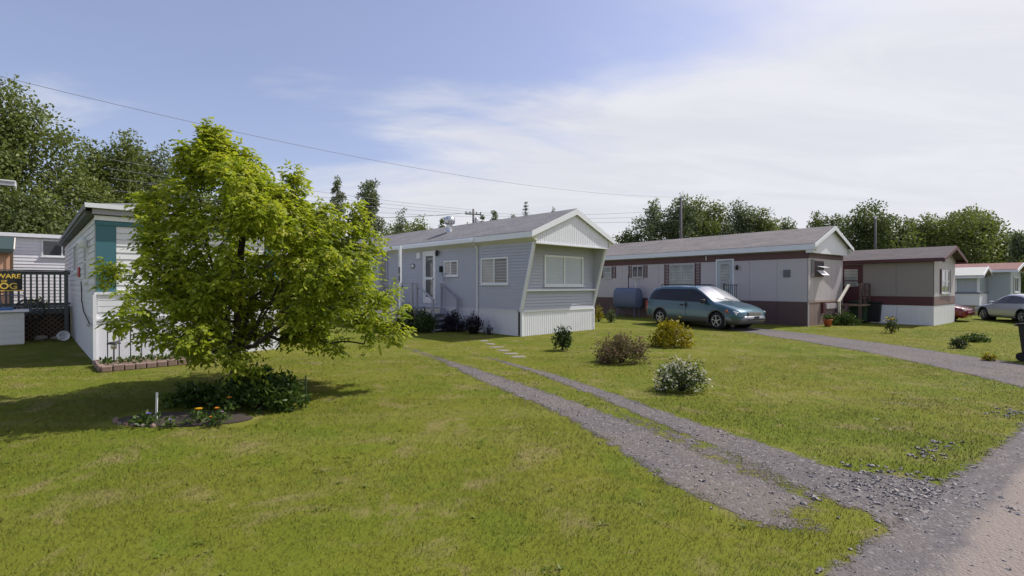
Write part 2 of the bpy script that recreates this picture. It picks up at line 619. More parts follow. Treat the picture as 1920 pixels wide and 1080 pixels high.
# polylines: centre x, centre y, half width  (world metres)
TRACK_L = np.array([(-3.1, 13.9, .08), (-2.6, 13.2, .12), (-1.28, 10.85, .15), (-.32, 9.0, .20), (.25, 7.95, .22), (.68, 7.15, .23),
                    (1.02, 6.45, .25), (1.30, 5.75, .30), (1.52, 5.05, .33), (1.74, 4.4, .36), (2.02, 3.85, .34)])
TRACK_R = np.array([(-.95, 12.3, .05), (-.48, 11.65, .08), (.62, 9.65, .12), (1.42, 7.84, .15), (1.80, 6.8, .18), (2.16, 5.9, .22),
                    (2.46, 5.2, .26), (2.70, 4.6, .30), (2.95, 4.0, .42), (3.4, 3.3, .7)])
MIDDLE = np.array([(1.35, 6.9, .10), (1.6, 6.2, .18), (1.92, 5.4, .26), (2.2, 4.7, .32), (2.3, 4.1, .3)])
DRIVE2 = np.array([(8.55, 20.6, .95), (9.2, 19.2, .9), (9.55, 17, .95), (9.8, 15, 1.0), (10.0, 13, 1.0), (9.9, 11, 1.05), (9.8, 9.6, 1.1), (9.8, 8.0, 1.4)])
ROAD_P, ROAD_D = np.array((3.41, 4.06)), np.array((.808, .589))
ROAD_N = np.array((.589, -.808))           # points to the far side of the road


def poly_dist(x, y, poly):
    """signed edge distance: positive inside the strip"""
    best = np.full(np.shape(x), -1e9)
    for a, b_ in zip(poly[:-1], poly[1:]):
        dx_, dy_ = b_[0] - a[0], b_[1] - a[1]
        t_ = np.clip(((x - a[0]) * dx_ + (y - a[1]) * dy_) / (dx_ * dx_ + dy_ * dy_), 0, 1)
        d = np.hypot(x - a[0] - t_ * dx_, y - a[1] - t_ * dy_)
        best = np.maximum(best, a[2] + t_ * (b_[2] - a[2]) - d)
    return best


def road_dist(x, y):
    s = (x - ROAD_P[0]) * ROAD_D[0] + (y - ROAD_P[1]) * ROAD_D[1]
    n = (x - ROAD_P[0]) * ROAD_N[0] + (y - ROAD_P[1]) * ROAD_N[1]
    return n + .16 * (fbm(s, s * 0, .5, 3) - .5), s


def smooth01(v, a, b):
    q = np.clip((v - a) / (b - a), 0, 1)
    return q * q * (3 - 2 * q)


def gravelness(x, y):
    g = smooth01(poly_dist(x, y, TRACK_L), -.26, .18)
    g = np.maximum(g, smooth01(poly_dist(x, y, TRACK_R), -.18, .14))
    g = g * (1 - .45 * smooth01(y, 8.5, 12.5))
    g = np.maximum(g, .54 * smooth01(poly_dist(x, y, MIDDLE), -.1, .2))
    # grassy island where the drive meets the road
    isl = smooth01(.44 - np.hypot((x - 2.32) / 1.3, (y - 3.70) / .8), 0, .35)
    g = g * (1 - .62 * isl)
    # stony wash beside the drive mouth
    w = smooth01(.50 - np.hypot(x - 3.22, (y - 4.12) * 1.1), -.15, .25)
    return np.maximum(g, .95 * w)


# driveway sheet
u_ = np.arange(-4.2, 4.4, .05)
v_ = np.arange(2.2, 14.6, .05)
X, Y = np.meshgrid(u_, v_, indexing='ij')
G = gravelness(X, Y)
keep = G > .005
idx = np.arange(X.size).reshape(X.shape)
F = np.stack([idx[:-1, :-1], idx[1:, :-1], idx[1:, 1:], idx[:-1, 1:]], -1).reshape(-1, 4)
kf = keep.ravel()[F].any(1)
F = F[kf]
used, inv = np.unique(F, return_inverse=True)
V = np.stack([X.ravel(), Y.ravel(), np.full(X.size, .004)], -1)[used]
tag(np_mesh('driveway', V, inv.reshape(-1, 4), m_drive, attrs={'gravel': G.ravel()[used]}, smooth=True), kind='structure')

# second driveway
u_ = np.arange(7.2, 12.6, .08)
v_ = np.arange(7.6, 21.4, .08)
X, Y = np.meshgrid(u_, v_, indexing='ij')
G = smooth01(poly_dist(X, Y, DRIVE2) + .35 * (fbm(X, Y, .8, 13) - .5), -.25, .3) * (1 - .30 * np.exp(-((X - 9.75) / .25) ** 2))
grid_obj('driveway', m_drive, np.stack([X, Y, X * 0 + .004], -1), {'gravel': G})

# road
s_ = np.concatenate([np.arange(-9, 12, .08), np.linspace(12.2, 70, 140)])
n_ = np.concatenate([np.arange(-.5, .9, .06), np.linspace(.95, 6.6, 40)])
S, Nn = np.meshgrid(s_, n_, indexing='ij')
X = ROAD_P[0] + S * ROAD_D[0] + Nn * ROAD_N[0]
Y = ROAD_P[1] + S * ROAD_D[1] + Nn * ROAD_N[1]
rd, _s = road_dist(X, Y)
G = smooth01(rd, -.16, .18)
PK = np.clip(smooth01(Nn, .08, .55) - .35 * smooth01(Nn, 2.6, 3.3) + .3 * smooth01(Nn, 3.6, 4.6), 0, 1)
grid_obj('road', m_road, np.stack([X, Y, X * 0 + .008], -1), {'gravel': G, 'packed': PK})

# far cross lane in front of the last trailer
u_ = np.arange(19.5, 34, .5)
v_ = np.arange(16.0, 19.2, .4)
X, Y = np.meshgrid(u_, v_, indexing='ij')
G = smooth01(.55 - np.abs(Y - 17.4 + .12 * (X - 22)), 0, .3)
grid_obj('path', m_drive, np.stack([X, Y, X * 0 + .004], -1), {'gravel': G})

# loose stones
def stones(n, xy, size, name, mat, label):
    base = np.array([(1, 0, 0), (-1, 0, 0), (0, 1, 0), (0, -1, 0), (0, 0, .8), (0, 0, -.8), (.6, .6, .5), (-.6, .6, .4), (.6, -.6, .45), (-.6, -.6, .5)])
    fb = np.array([(0, 6, 4), (0, 8, 6), (6, 8, 4), (8, 3, 4), (0, 3, 8), (0, 2, 6), (2, 4, 6), (2, 7, 4), (2, 1, 7), (1, 4, 7), (1, 9, 4), (1, 3, 9), (9, 3, 4)])
    V, F = [], []
    a = RNG.uniform(0, 6.28, n)
    for i in range(n):
        s = size[i] * np.array((RNG.uniform(.7, 1.3), RNG.uniform(.6, 1.0), RNG.uniform(.35, .7)))
        p = base * (1 + RNG.uniform(-.22, .22, (10, 3))) * s
        c_, s__ = math.cos(a[i]), math.sin(a[i])
        p = np.stack([p[:, 0] * c_ - p[:, 1] * s__, p[:, 0] * s__ + p[:, 1] * c_, p[:, 2]], -1)
        V.append(p + (xy[i][0], xy[i][1], s[2] * .05 + .006))
        F.append(fb + 10 * i)
    o = np_mesh(name, np.concatenate(V), np.concatenate(F), mat, smooth=False)
    return tag(o, label, 'gravel', kind='stuff')


pts, sz = [], []
while len(pts) < 4200:
    q = RNG.random()
    if q < .05:
        x, y = 3.25 + RNG.normal(0, .34), 4.16 + RNG.normal(0, .24)
        s = RNG.gamma(2.2, .0055)
    elif q < .066:
        k = RNG.random()
        x, y = 3.6 + 3.2 * k + RNG.normal(0, .10), 4.65 + 2.15 * k + RNG.normal(0, .10)
        if vnoise(x, y, 1.3, 8) < .55: continue
        s = RNG.gamma(2.0, .008)
    else:
        y = RNG.uniform(2.5, 9.5)
        x = RNG.uniform(-.8, 6.5)
        g = gravelness(x, y)
        r_, _ = road_dist(x, y)
        if max(g, float(r_ > -.05) * .8 * (1 - .7 * smooth01(r_, .7, 1.2))) < RNG.random(): continue
        s = RNG.gamma(1.8, .0038)
    pts.append((x, y))
    sz.append(min(max(s, .004), .035))
stones(len(pts), pts, sz, 'gravel', m_rock, 'loose grey and buff stones on the gravel drive and road edge')

# ------------------------------------------------------------------ grass blades
FOOT = []     # (origin, angle, x0, x1, y0, y1) footprints kept free of grass


def in_foot(x, y):
    r = np.zeros(np.shape(x), bool)
    for (ox, oy), a, x0, x1, y0, y1 in FOOT:
        lx = (x - ox) * math.cos(a) + (y - oy) * math.sin(a)
        ly = -(x - ox) * math.sin(a) + (y - oy) * math.cos(a)
        r |= (lx > x0) & (lx < x1) & (ly > y0) & (ly < y1)
    return r


def make_grass():
    xs_, ys_, hs_, ws_ = [], [], [], []
    for y0, y1, dens, h, w in ((1.9, 4.6, 6500, .022, .0036), (4.6, 7.5, 3600, .021, .0050), (7.5, 12, 1700, .020, .0065), (12, 19, 620, .018, .0095), (19, 27, 160, .018, .016)):
        wid = lambda q: 1.15 * q + 1.2
        area = (wid(y0) + wid(y1)) * (y1 - y0)
        n = int(area * dens)
        y = RNG.uniform(y0, y1, n)
        x = RNG.uniform(-1, 1, n) * wid(y1)
        k = np.abs(x) < wid(y)
        x, y = x[k], y[k]
        g = np.maximum(gravelness(x, y), smooth01(poly_dist(x, y, DRIVE2), -.15, .25))
        rdd, _ = road_dist(x, y)
        g = np.maximum(g, smooth01(rdd, -.16, .18))
        gn_ = g + 1.5 * (fbm(x, y, 5, 5, 5) - .5)
        k = (gn_ < .50 + RNG.uniform(-.35, .25, len(x))) & ~in_foot(x, y)
        # thin, worn patches
        k &= RNG.random(len(x)) < .45 + .9 * fbm(x, y, 1.4, 2)
        x, y = x[k], y[k]
        edge = np.exp(-((g[k] - .25) / .2) ** 2)
        hh = h * (.55 + .9 * fbm(x, y, .9, 9)) * RNG.uniform(.6, 1.35, len(x)) * (1 + .5 * edge * RNG.random(len(x)))
        xs_.append(x); ys_.append(y); hs_.append(hh); ws_.append(np.full(len(x), w) * RNG.uniform(.7, 1.3, len(x)))
    x, y, h, w = map(np.concatenate, (xs_, ys_, hs_, ws_))
    n = len(x)
    a = RNG.uniform(0, 2 * np.pi, n)
    la = RNG.uniform(0, 2 * np.pi, n)
    ln = h * RNG.uniform(.1, 1.1, n)
    c, s = np.cos(a) * w / 2, np.sin(a) * w / 2
    z0 = np.full(n, .002)
    V = np.stack([np.stack([x - c, y - s, z0], -1), np.stack([x + c, y + s, z0], -1),
                  np.stack([x + np.cos(la) * ln, y + np.sin(la) * ln, h], -1)], 1).reshape(-1, 3)
    F = np.arange(3 * n).reshape(-1, 3)
    o = np_mesh('grass', V, F, m_blade, tint=RNG.beta(2, 2.5, n))
    tag(o, 'short mown green and straw coloured lawn grass', 'grass', kind='stuff')
    print('grass blades', n)


# ------------------------------------------------------------------ houses: shared helpers
def fbox(mb, face, W, L, s0, s1, z0, z1, d0, d1):
    """box on a house face: s along the face, z up, d outward"""
    if face == 'side': mb.box(-d1, -d0, s0, s1, z0, z1)
    elif face == 'front': mb.box(s0, s1, -d1, -d0, z0, z1)
    elif face == 'right': mb.box(W + d0, W + d1, s0, s1, z0, z1)
    else: mb.box(s0, s1, L + d0, L + d1, z0, z1)
    return mb


def fpt(face, W, L, s, z, d):
    return {'side': (-d, s, z), 'front': (s, -d, z), 'right': (W + d, s, z), 'back': (s, L + d, z)}[face]


def lap(face, W, L, s0, s1, z0, z1, course, proud=.030, sfun=None):
    mb = MB()
    n = max(1, round((z1 - z0) / course))
    h = (z1 - z0) / n
    for i in range(n):
        a, b_ = z0 + i * h, z0 + (i + 1) * h
        f0 = sfun(a) if sfun else s0
        f1 = sfun(b_) if sfun else s0
        P_ = [fpt(face, W, L, f0, a, proud), fpt(face, W, L, s1, a, proud), fpt(face, W, L, s1, b_, .003), fpt(face, W, L, f1, b_, .003),
              fpt(face, W, L, f0, a, .003), fpt(face, W, L, s1, a, .003)]
        mb.add(P_, [(0, 1, 2, 3), (4, 5, 1, 0)])
    return mb


def window(h, face, W, L, s0, s1, z0, z1, glass, frame=None, split='v', fw=.055, sill=True, shutters=None, sw=.28, proud=.05, panes=None):
    frame = frame or m_trim
    mb = MB()
    fbox(mb, face, W, L, s0, s1, z1 - fw, z1, 0, proud)
    fbox(mb, face, W, L, s0, s1, z0, z0 + fw, 0, proud)
    fbox(mb, face, W, L, s0, s0 + fw, z0 + fw, z1 - fw, 0, proud)
    fbox(mb, face, W, L, s1 - fw, s1, z0 + fw, z1 - fw, 0, proud)
    cells = [(s0 + fw, s1 - fw, z0 + fw, z1 - fw)]
    sm, zm = (s0 + s1) / 2, (z0 + z1) / 2
    q = fw * .45
    if split in ('v', 'vh'):
        fbox(mb, face, W, L, sm - q, sm + q, z0 + fw, z1 - fw, 0, proud - .008)
        cells = [(s0 + fw, sm - q, z0 + fw, z1 - fw), (sm + q, s1 - fw, z0 + fw, z1 - fw)]
    if split in ('h', 'vh'):
        fbox(mb, face, W, L, s0 + fw, s1 - fw, zm - q, zm + q, 0, proud - .011)
        cells = [c2 for a, b_, c_, d_ in cells for c2 in ((a, b_, c_, zm - q), (a, b_, zm + q, d_))]
    w = mb.build('window', frame, h)
    for i, (a, b_, c_, d_) in enumerate(cells):
        g = panes[i % len(panes)] if panes else glass
        fbox(MB(), face, W, L, a, b_, c_, d_, .019, .026).build('pane', g, w)
    if sill:
        fbox(MB(), face, W, L, s0 - .04, s1 + .04, z0 - .04, z0 - .002, 0, proud + .03).build('sill', frame, w)
    if shutters:
        for a, b_ in ((s0 - sw - .01, s0 - .01), (s1 + .01, s1 + sw + .01)):
            sh = MB()
            fbox(sh, face, W, L, a, a + .04, z0 - .02, z1 + .02, 0, .04)
            fbox(sh, face, W, L, b_ - .04, b_, z0 - .02, z1 + .02, 0, .04)
            k = int((z1 - z0) / .07)
            for i in range(k):
                zc = z0 + (i + .5) * (z1 - z0) / k
                fbox(sh, face, W, L, a + .04, b_ - .04, zc - .022, zc + .022, .008, .03)
            fbox(sh, face, W, L, a + .04, b_ - .04, z0 - .02, z1 + .02, 0, .008)
            sh.build('shutter', shutters, w)
    return w


def door(h, face, W, L, s0, s1, z0, z1, mat, glass, frame, panes=((.12, .88, .52, .95),), proud=.05):
    fr = MB()
    fbox(fr, face, W, L, s0 - .07, s0, z0, z1 + .07, 0, proud)
    fbox(fr, face, W, L, s1, s1 + .07, z0, z1 + .07, 0, proud)
    fbox(fr, face, W, L, s0, s1, z1, z1 + .07, 0, proud)
    d = fbox(MB(), face, W, L, s0 + .004, s1 - .004, z0, z1 - .004, .004, .03).build('door', mat, h)
    fr.build('door_frame', frame, d)
    ww, hh = s1 - s0, z1 - z0
    for a, b_, c_, e_ in panes:
        g = fbox(MB(), face, W, L, s0 + a * ww, s0 + b_ * ww, z0 + c_ * hh, z0 + e_ * hh, .034, .040)
        g.build('pane', glass, d)
    fbox(MB(), face, W, L, s0 + .07, s0 + .13, z0 + .46 * hh, z0 + .50 * hh, .031, .085).build('handle', m_galv, d)
    return d


def panels(h, name, face, W, L, s0, s1, z0, z1, step, mat, d0=.0, d1=.012, gap=.010):
    n = max(1, round((s1 - s0) / step))
    w = (s1 - s0) / n
    first = None
    for i in range(n):
        a = s0 + i * w
        if first is None:
            o0 = fbox(MB(), face, W, L, s0 + gap / 2, s0 + w - gap / 2, z0, z1, d0, d1).build(name, mat, h)
            first = o0
        else:
            off = i * w
            dup_part(first, h, (off, 0, 0) if face in ('front', 'back') else (0, off, 0))


def gable_roof(h, W, L, x0, x1, xa, ze, za, y0, y1, th, mat, trim, name='roof', soff=None, wall_top=None, fascia=.17, rake=.20):
    """two slopes (eaves x0,x1 at ze; ridge xa at za) from y0 to y1, with fascia, rake boards and sloping soffit"""
    roof = None
    for (xe, sgn) in ((x0, 1), (x1, -1)):
        l = math.hypot(xa - xe, za - ze)
        nx, nz = -(za - ze) / l * sgn, abs(xa - xe) / l
        v = [(xe, y0, ze), (xa, y0, za), (xa, y1, za), (xe, y1, ze)]
        t_ = [(a + nx * th, b_, c_ + nz * th) for a, b_, c_ in v]
        t_[1] = (xa, y0, za + th / nz); t_[2] = (xa, y1, za + th / nz)
        mb = MB().add(v + t_, [(0, 1, 2, 3), (4, 5, 6, 7), (0, 1, 5, 4), (2, 3, 7, 6), (3, 0, 4, 7), (1, 2, 6, 5)])
        o = mb.build(name if roof is None else 'roof_slope', mat, h if roof is None else roof, uvf=lambda c_: (c_.y, math.hypot(c_.x - xe, c_.z - ze)))
        roof = roof or o
        # fascia along the eave
        e = .025
        MB().box(xe - e * sgn - .001 * sgn, xe - .001 * sgn, y0, y1, ze - fascia, ze + th * .55).build('fascia', trim, roof)
        if soff:
            wx = 0 if sgn > 0 else W
            MB().add([(xe, y0 + .02, ze - fascia + .01), (xe, y1, ze - fascia + .01), (wx, y1, wall_top), (wx, y0 + .02, wall_top),
                      (xe, y0 + .02, ze - .005), (xe, y1, ze - .005), (wx, y1, ze - .005), (wx, y0 + .02, ze - .005)],
                     [(0, 1, 2, 3), (4, 5, 6, 7), (0, 1, 5, 4), (2, 3, 7, 6), (0, 3, 7, 4), (1, 2, 6, 5)]).build('soffit', soff, roof)
        for yy, dd in ((y0, -1), (y1, 1)):
            a, b_ = (xe - e * sgn, ze), (xa, za)
            lo = rake
            poly = [(a[0], a[1] - lo * .9), (a[0], a[1] + th * .5), (b_[0], b_[1] + th * .7), (b_[0], b_[1] - lo)]
            MB().prism(poly, yy + dd * .002, yy + dd * .032, 'y').build('rake_board', trim, roof)
    return roof


def ribbed(face, W, L, s0, s1, z0, z1, pitch=.10, d=.012, base=.0):
    """vertical ribbed metal panel"""
    mb = MB()
    n = max(1, round((s1 - s0) / pitch))
    w = (s1 - s0) / n
    prof = []
    for i in range(n):
        a = s0 + i * w
        prof += [(a, d), (a + w * .62, d), (a + w * .72, .002), (a + w * .90, .002)]
    prof.append((s1, d))
    v = []
    for s, q in prof:
        v += [fpt(face, W, L, s, z0, base + q), fpt(face, W, L, s, z1, base + q)]
    return mb.add(v, [(2 * i, 2 * i + 2, 2 * i + 3, 2 * i + 1) for i in range(len(prof) - 1)])


def core(h, W, L, z0, z1, mat, inset=.0):
    return MB().box(inset, W - inset, inset, L - inset, z0, z1).build('wall', mat, h)


# ------------------------------------------------------------------ A: blue grey mobile home in the middle
AO, AA = (.32, 16.65), R(43.5)
W, L = 3.9, 17.0
A = thing('mobile_home', 'blue grey sided mobile home with white gable and slanted corner posts in the middle', 'mobile home', (*AO, 0), AA)
FOOT.append((AO, AA, 0, W, 0, L))
core(A, W, L, .86, 3.20, m_lav, .02)
MB().box(.03, W - .03, .03, L, .0, .86).build('skirt', m_skirtA, A)
ZT, ZS = 3.12, .86
slant = lambda z: -.62 * max(0, (z - ZS)) / (ZT - ZS)
lap('side', W, L, 0, L, ZS, ZT, .105, sfun=slant).build('siding', m_lav, A)
lap('right', W, L, 0, L, ZS, ZT, .105, sfun=slant).build('siding', m_lav, A)
lap('front', W, L, .02, W - .02, ZS + .02, ZT + .1, .105).build('siding', m_lav, A)
# wing walls closing the slanted reveal
for x0_, x1_ in ((.0, .05), (W - .05, W)):
    MB().prism([(0.01, ZS), (-.60, ZT), (0.01, ZT)], x0_ + .004, x1_ - .004, 'x').build('wing_wall', m_lav, A)
# slanted white corner posts with a groove
for x0_ in (-.035, W - .055):
    mb = MB()
    for q in (0, .052):
        mb.prism([(-.055, .02) if False else (.0, ZS - .04), (-.62, ZT), (-.54, ZT), (.08, ZS - .04)], x0_ + q, x0_ + q + .038, 'x')
    mb.prism([(.012, ZS - .03), (-.605, ZT), (-.555, ZT), (.065, ZS - .03)], x0_ + .038, x0_ + .052, 'x')
    mb.build('corner_post', m_trim, A)
for x0_ in (-.02, W - .05):
    MB().box(x0_, x0_ + .07, -.035, .05, 0, ZS - .035).build('corner_trim', m_trim, A)
# skirting
ribbed('front', W, L, .05, W - .05, .0, .80, .105, .012, .004).build('skirt_panel', m_white, A)
MB().box(.05, W - .05, -.045, .03, .80, .875).build('skirt_cap', m_white, A)
panels(A, 'skirt_panel', 'side', W, L, .16, L, .0, .80, 1.22, m_skirtA, -.025, .003, .008)
MB().box(-.022, .03, .16, L, .80, .872).build('skirt_cap', m_skirtA, A)
fbox(MB(), 'side', W, L, .02, .155, .03, .80, -.02, .012).build('skirt_gap', m_black, A)
# roof and gable
roofA = gable_roof(A, W, L, -.27, W + .25, 1.96, 3.40, 4.33, -.74, L + .25, .045, m_shA, m_trim, soff=m_cream, wall_top=3.115, fascia=.16, rake=.17)
xa, za = 1.96, 4.31
mb = MB()
prof = []
n = 38
for i in range(n):
    a = .0 + i * W / n
    w_ = W / n
    prof += [(a, .012), (a + w_ * .7, .012), (a + w_ * .78, .0), (a + w_ * .93, .0)]
prof.append((W, .012))
top = lambda x: 3.40 + (za - 3.40) * (1 - abs(x - xa) / 2.2) - .02
v = []
for x, d in prof:
    v += [(x, -.66 - d, 3.10), (x, -.66 - d, top(x))]
mb.add(v, [(2 * i, 2 * i + 2, 2 * i + 3, 2 * i + 1) for i in range(len(prof) - 1)])
mb.build('gable', m_white, A)
MB().prism([(0, 3.12), (W, 3.12), (W, top(W)), (xa, top(xa)), (0, top(0))], -.655, -.62, 'y').build('gable_back', m_white, A)
MB().box(-.03, W + .03, -.70, -.63, 3.055, 3.10).build('gable_trim', m_trim, A)
MB().box(.02, W - .02, -.63, .0, 3.10, 3.118).build('ceiling_soffit', m_cream, A)
# windows and doors
window(A, 'front', W, L, 1.06, 3.2, 1.68, 2.76, g_curt, split='v', fw=.07, proud=.06)
MB().box(.06, W - .06, -.14, -.017, 1.50, 1.565).build('shelf', m_trim, A)
window(A, 'side', W, L, .62, 2.06, 1.74, 2.68, g_beige, split='v', panes=[g_dark, g_beige])
window(A, 'side', W, L, 3.42, 4.32, 2.06, 2.66, g_dark, split='v', panes=[g_dark, g_beige])
window(A, 'side', W, L, 10.3, 11.0, 2.08, 2.72, g_dark, split='v')
dd = door(A, 'side', W, L, 4.97, 5.72, .98, 3.02, m_trim, g_door, m_trim, panes=((.16, .84, .52, .94), (.16, .84, .12, .47)))
door(A, 'side', W, L, 8.75, 9.40, .98, 3.04, m_lavp, g_beige, m_lavp, panes=((.2, .8, .5, .93), (.2, .8, .1, .46)))
# lamp, meter, boxes
lm = MB().lathe([(.02, 0), (.05, .02), (.075, .12), (.05, .2), (.02, .24)], 10, (-.13, 4.68, 2.86)).build('wall_lamp', m_black, A, True)
MB().bar((-.0, 4.68, 3.02), (-.13, 4.68, 3.09), .03, .03).build('bracket', m_black, lm)
MB().lathe([(.03, 0), (.11, .02), (.11, .10), (.03, .12)], 14, (-.12, 6.55, 2.52), 'x').build('meter', m_galv, A, True)
fbox(MB(), 'side', W, L, 5.95, 6.2, 2.82, 3.05, 0, .10).build('junction_box', m_trim, A)
MB().bar((-.02, 4.55, 2.28), (-.30, 3.95, 1.90), .05, .05).build('awning_strut', m_lavp, A)
fbox(MB(), 'side', W, L, 4.42, 4.56, 2.22, 2.46, 0, .10).build('outlet_box', m_dark, A)
# gutter and downspout
mb = MB().tube([(-.31, 2.25, 3.30), (-.20, 2.25, 3.18), (-.05, 2.25, 3.06), (-.05, 2.25, .25), (-.16, 2.22, .08)], .034, 8)
mb.build('downspout', m_trim, A, True)
MB().box(-.40, -.30, 2.15, L, 3.24, 3.36).build('gutter', m_trim, A)
# roof vent: flue with rotating cowl
vt = MB().lathe([(.16, 0), (.13, .05), (.12, .34), (.125, .36)], 16, (.95, 5.3, 3.90)).build('roof_vent', m_galv, A, True)
mb = MB().lathe([(.12, .35), (.22, .40), (.25, .52), (.22, .64), (.12, .70), (.03, .72)], 18, (.95, 5.3, 3.90))
mb.build('vent_cowl', m_galv, vt, True)
for k in range(12):
    a = 2 * math.pi * k / 12
    MB().bar((.95 + .225 * math.cos(a), 5.3 + .225 * math.sin(a), 4.30), (.95 + .225 * math.cos(a + .3), 5.3 + .225 * math.sin(a + .3), 4.55), .012, .05).build('fin', m_galv, vt)

# porch of A
P_ = thing('porch', 'blue grey wooden porch with tall numbered post and railed steps beside the middle mobile home', 'porch', (*AO, 0), AA)
for i in range(12):
    x0_ = -1.45 + i * .118
    MB().box(x0_, x0_ + .108, 4.4, 9.2, .80, .83).build('deck_board', m_lavp, P_)
for nm, bx_ in (('rim_board', (-1.49, -1.453, 4.36, 9.24, .58, .80)), ('rim_board', (-1.45, -.02, 4.36, 4.395, .58, .80))):
    MB().box(*bx_).build(nm, m_cream, P_)
tall = MB().box(-1.56, -1.495, 5.05, 5.17, 0, 3.22).build('tall_post', m_trim, P_)
for y_ in (7.2, 9.1):
    MB().box(-1.45, -1.36, y_, y_ + .09, 0, .58).build('post', m_trim, P_)
MB().box(-1.45, -1.36, 4.42, 4.51, 0, .58).build('post', m_trim, P_)
for a, b_ in (((-1.47, 5.2, .22), (-1.47, 5.75, .60)), ((-1.47, 5.02, .22), (-1.47, 4.5, .60)), ((-1.42, 7.2, .2), (-1.42, 6.7, .6)), ((-1.42, 7.3, .2), (-1.42, 7.8, .6))):
    MB().bar(a, b_, .05, .07).build('brace', m_trim, P_)
for y_ in (4.42, 6.6, 8.9):
    MB().box(-1.44, -1.37, y_, y_ + .07, .83, 1.76).build('rail_post', m_lavp, P_)
MB().box(-1.47, -1.34, 4.40, 9.2, 1.76, 1.80).build('top_rail', m_lavp, P_)
MB().box(-1.43, -1.38, 4.49, 9.2, .95, .99).build('bottom_rail', m_lavp, P_)
MB().bar((-1.33, 8.5, 1.72), (-1.33, 6.6, 1.02), .03, .14).build('white_board', m_white, P_)
MB().bar((-1.30, 5.3, 1.66), (-1.30, 7.6, .92), .03, .07).build('dark_strut', m_dark, P_)
for i in range(4):
    z_ = .62 - i * .18
    MB().box(-1.25, -.12, 4.36 - (i + 1) * .27, 4.36 - i * .27 - .004, z_ - .035, z_).build('step', m_lavp, P_)
    MB().box(-1.25, -.12, 4.36 - (i) * .27 - .034, 4.36 - i * .27 - .008, z_ - .18 + .004 if i < 3 else 0, z_ - .04).build('riser', m_lavp, P_)
for x_ in (-1.28, -.16):
    MB().bar((x_, 4.3, .72), (x_, 3.2, .02), .04, .2).build('stringer', m_lavp, P_)
    MB().box(x_ - .035, x_ + .035, 4.28, 4.35, .1, 1.78).build('rail_post', m_lavp, P_)
    MB().box(x_ - .04, x_ + .04, 3.24, 3.32, .0, 1.18).build('newel_post', m_lavp, P_)
    MB().bar((x_, 4.36, 1.72), (x_, 3.22, 1.16), .07, .05).build('handrail', m_lavp, P_)


def text(body, size, mat, parent, loc, rot, ext=.003, name='lettering', bold=.0):
    cu = bpy.data.curves.new(name, 'FONT')
    cu.body = body
    cu.size = size
    cu.extrude = ext
    cu.offset = bold
    cu.align_x = 'CENTER'
    cu.align_y = 'CENTER'
    cu.materials.append(mat)
    tmp = bpy.data.objects.new('tmp', cu)
    COL.objects.link(tmp)
    me = bpy.data.meshes.new_from_object(tmp)
    bpy.data.objects.remove(tmp)
    if not me.materials: me.materials.append(mat)
    o = bpy.data.objects.new(name, me)
    COL.objects.link(o)
    o.location = loc
    o.rotation_euler = rot
    o.parent = parent
    return o


for i, ch in enumerate('829'):
    text(ch, .27, m_black, tall, (-1.565, 5.11, 2.30 - i * .2), (R(90), 0, R(-90)), .004, 'house_number', .006)

# ------------------------------------------------------------------ C: brown banded mobile home on the right
CO, CA = (12.25, 20.75), R(38)
W, L = 3.65, 17.0
C = thing('mobile_home', 'pale pinkish mobile home with dark brown skirt and brown band under its eaves', 'mobile home', (*CO, 0), CA)
FOOT.append((CO, CA, 0, W, 0, L))
core(C, W, L, 0, 3.14, m_pinkw, .012)
panels(C, 'wall_panel', 'side', W, L, 0.02, L, 1.02, 2.82, 1.22, m_pinkw)
panels(C, 'wall_panel', 'front', W, L, 0.02, W - .02, 1.06, 2.84, .61, m_pinkw)
panels(C, 'skirt_panel', 'side', W, L, 0.02, L, 0, 1.00, 1.22, m_brown, -.005, .02)
panels(C, 'skirt_panel', 'front', W, L, 0.02, W - .02, 0, .98, .61, M('sun tinted brown skirt', (.235, .17, .155), .7, .1, 7, dirt=.3), -.005, .02)  # front skirt: the brown lightened, sunlight painted into its colour
fbox(MB(), 'front', W, L, -.02, W + .02, .985, 1.05, 0, .04).build('trim_band', M('buff trim', (.42, .33, .28), .6), C)
panels(C, 'brown_band', 'side', W, L, -.02, L, 2.825, 3.12, 1.83, m_brownred, 0, .03, .02)
fbox(MB(), 'front', W, L, -.03, W + .03, 2.85, 3.03, .0, .05).build('brown_band', m_brown, C)
for s_ in (-.012, W - .03):
    fbox(MB(), 'front', W, L, s_, s_ + .045, 0.0, 2.84, 0, .026).build('corner_trim', m_pinkw, C)
gable_roof(C, W, L, -.28, W + .28, 1.83, 3.36, 4.22, -.36, L + .25, .045, m_shC, m_trim, soff=M('pale green soffit', (.50, .53, .50), .6), wall_top=3.12, fascia=.20, rake=.14)
zt = lambda x: 3.36 + .86 * (1 - abs(x - 1.83) / 2.11) - .02
MB().prism([(0, 3.04), (W, 3.04), (W, zt(W)), (1.83, zt(1.83)), (0, zt(0))], -.22, -.02, 'y').build('gable', m_white, C)
MB().box(-.27, 0, -.30, -.02, 3.04, 3.17).build('eave_return', m_trim, C)
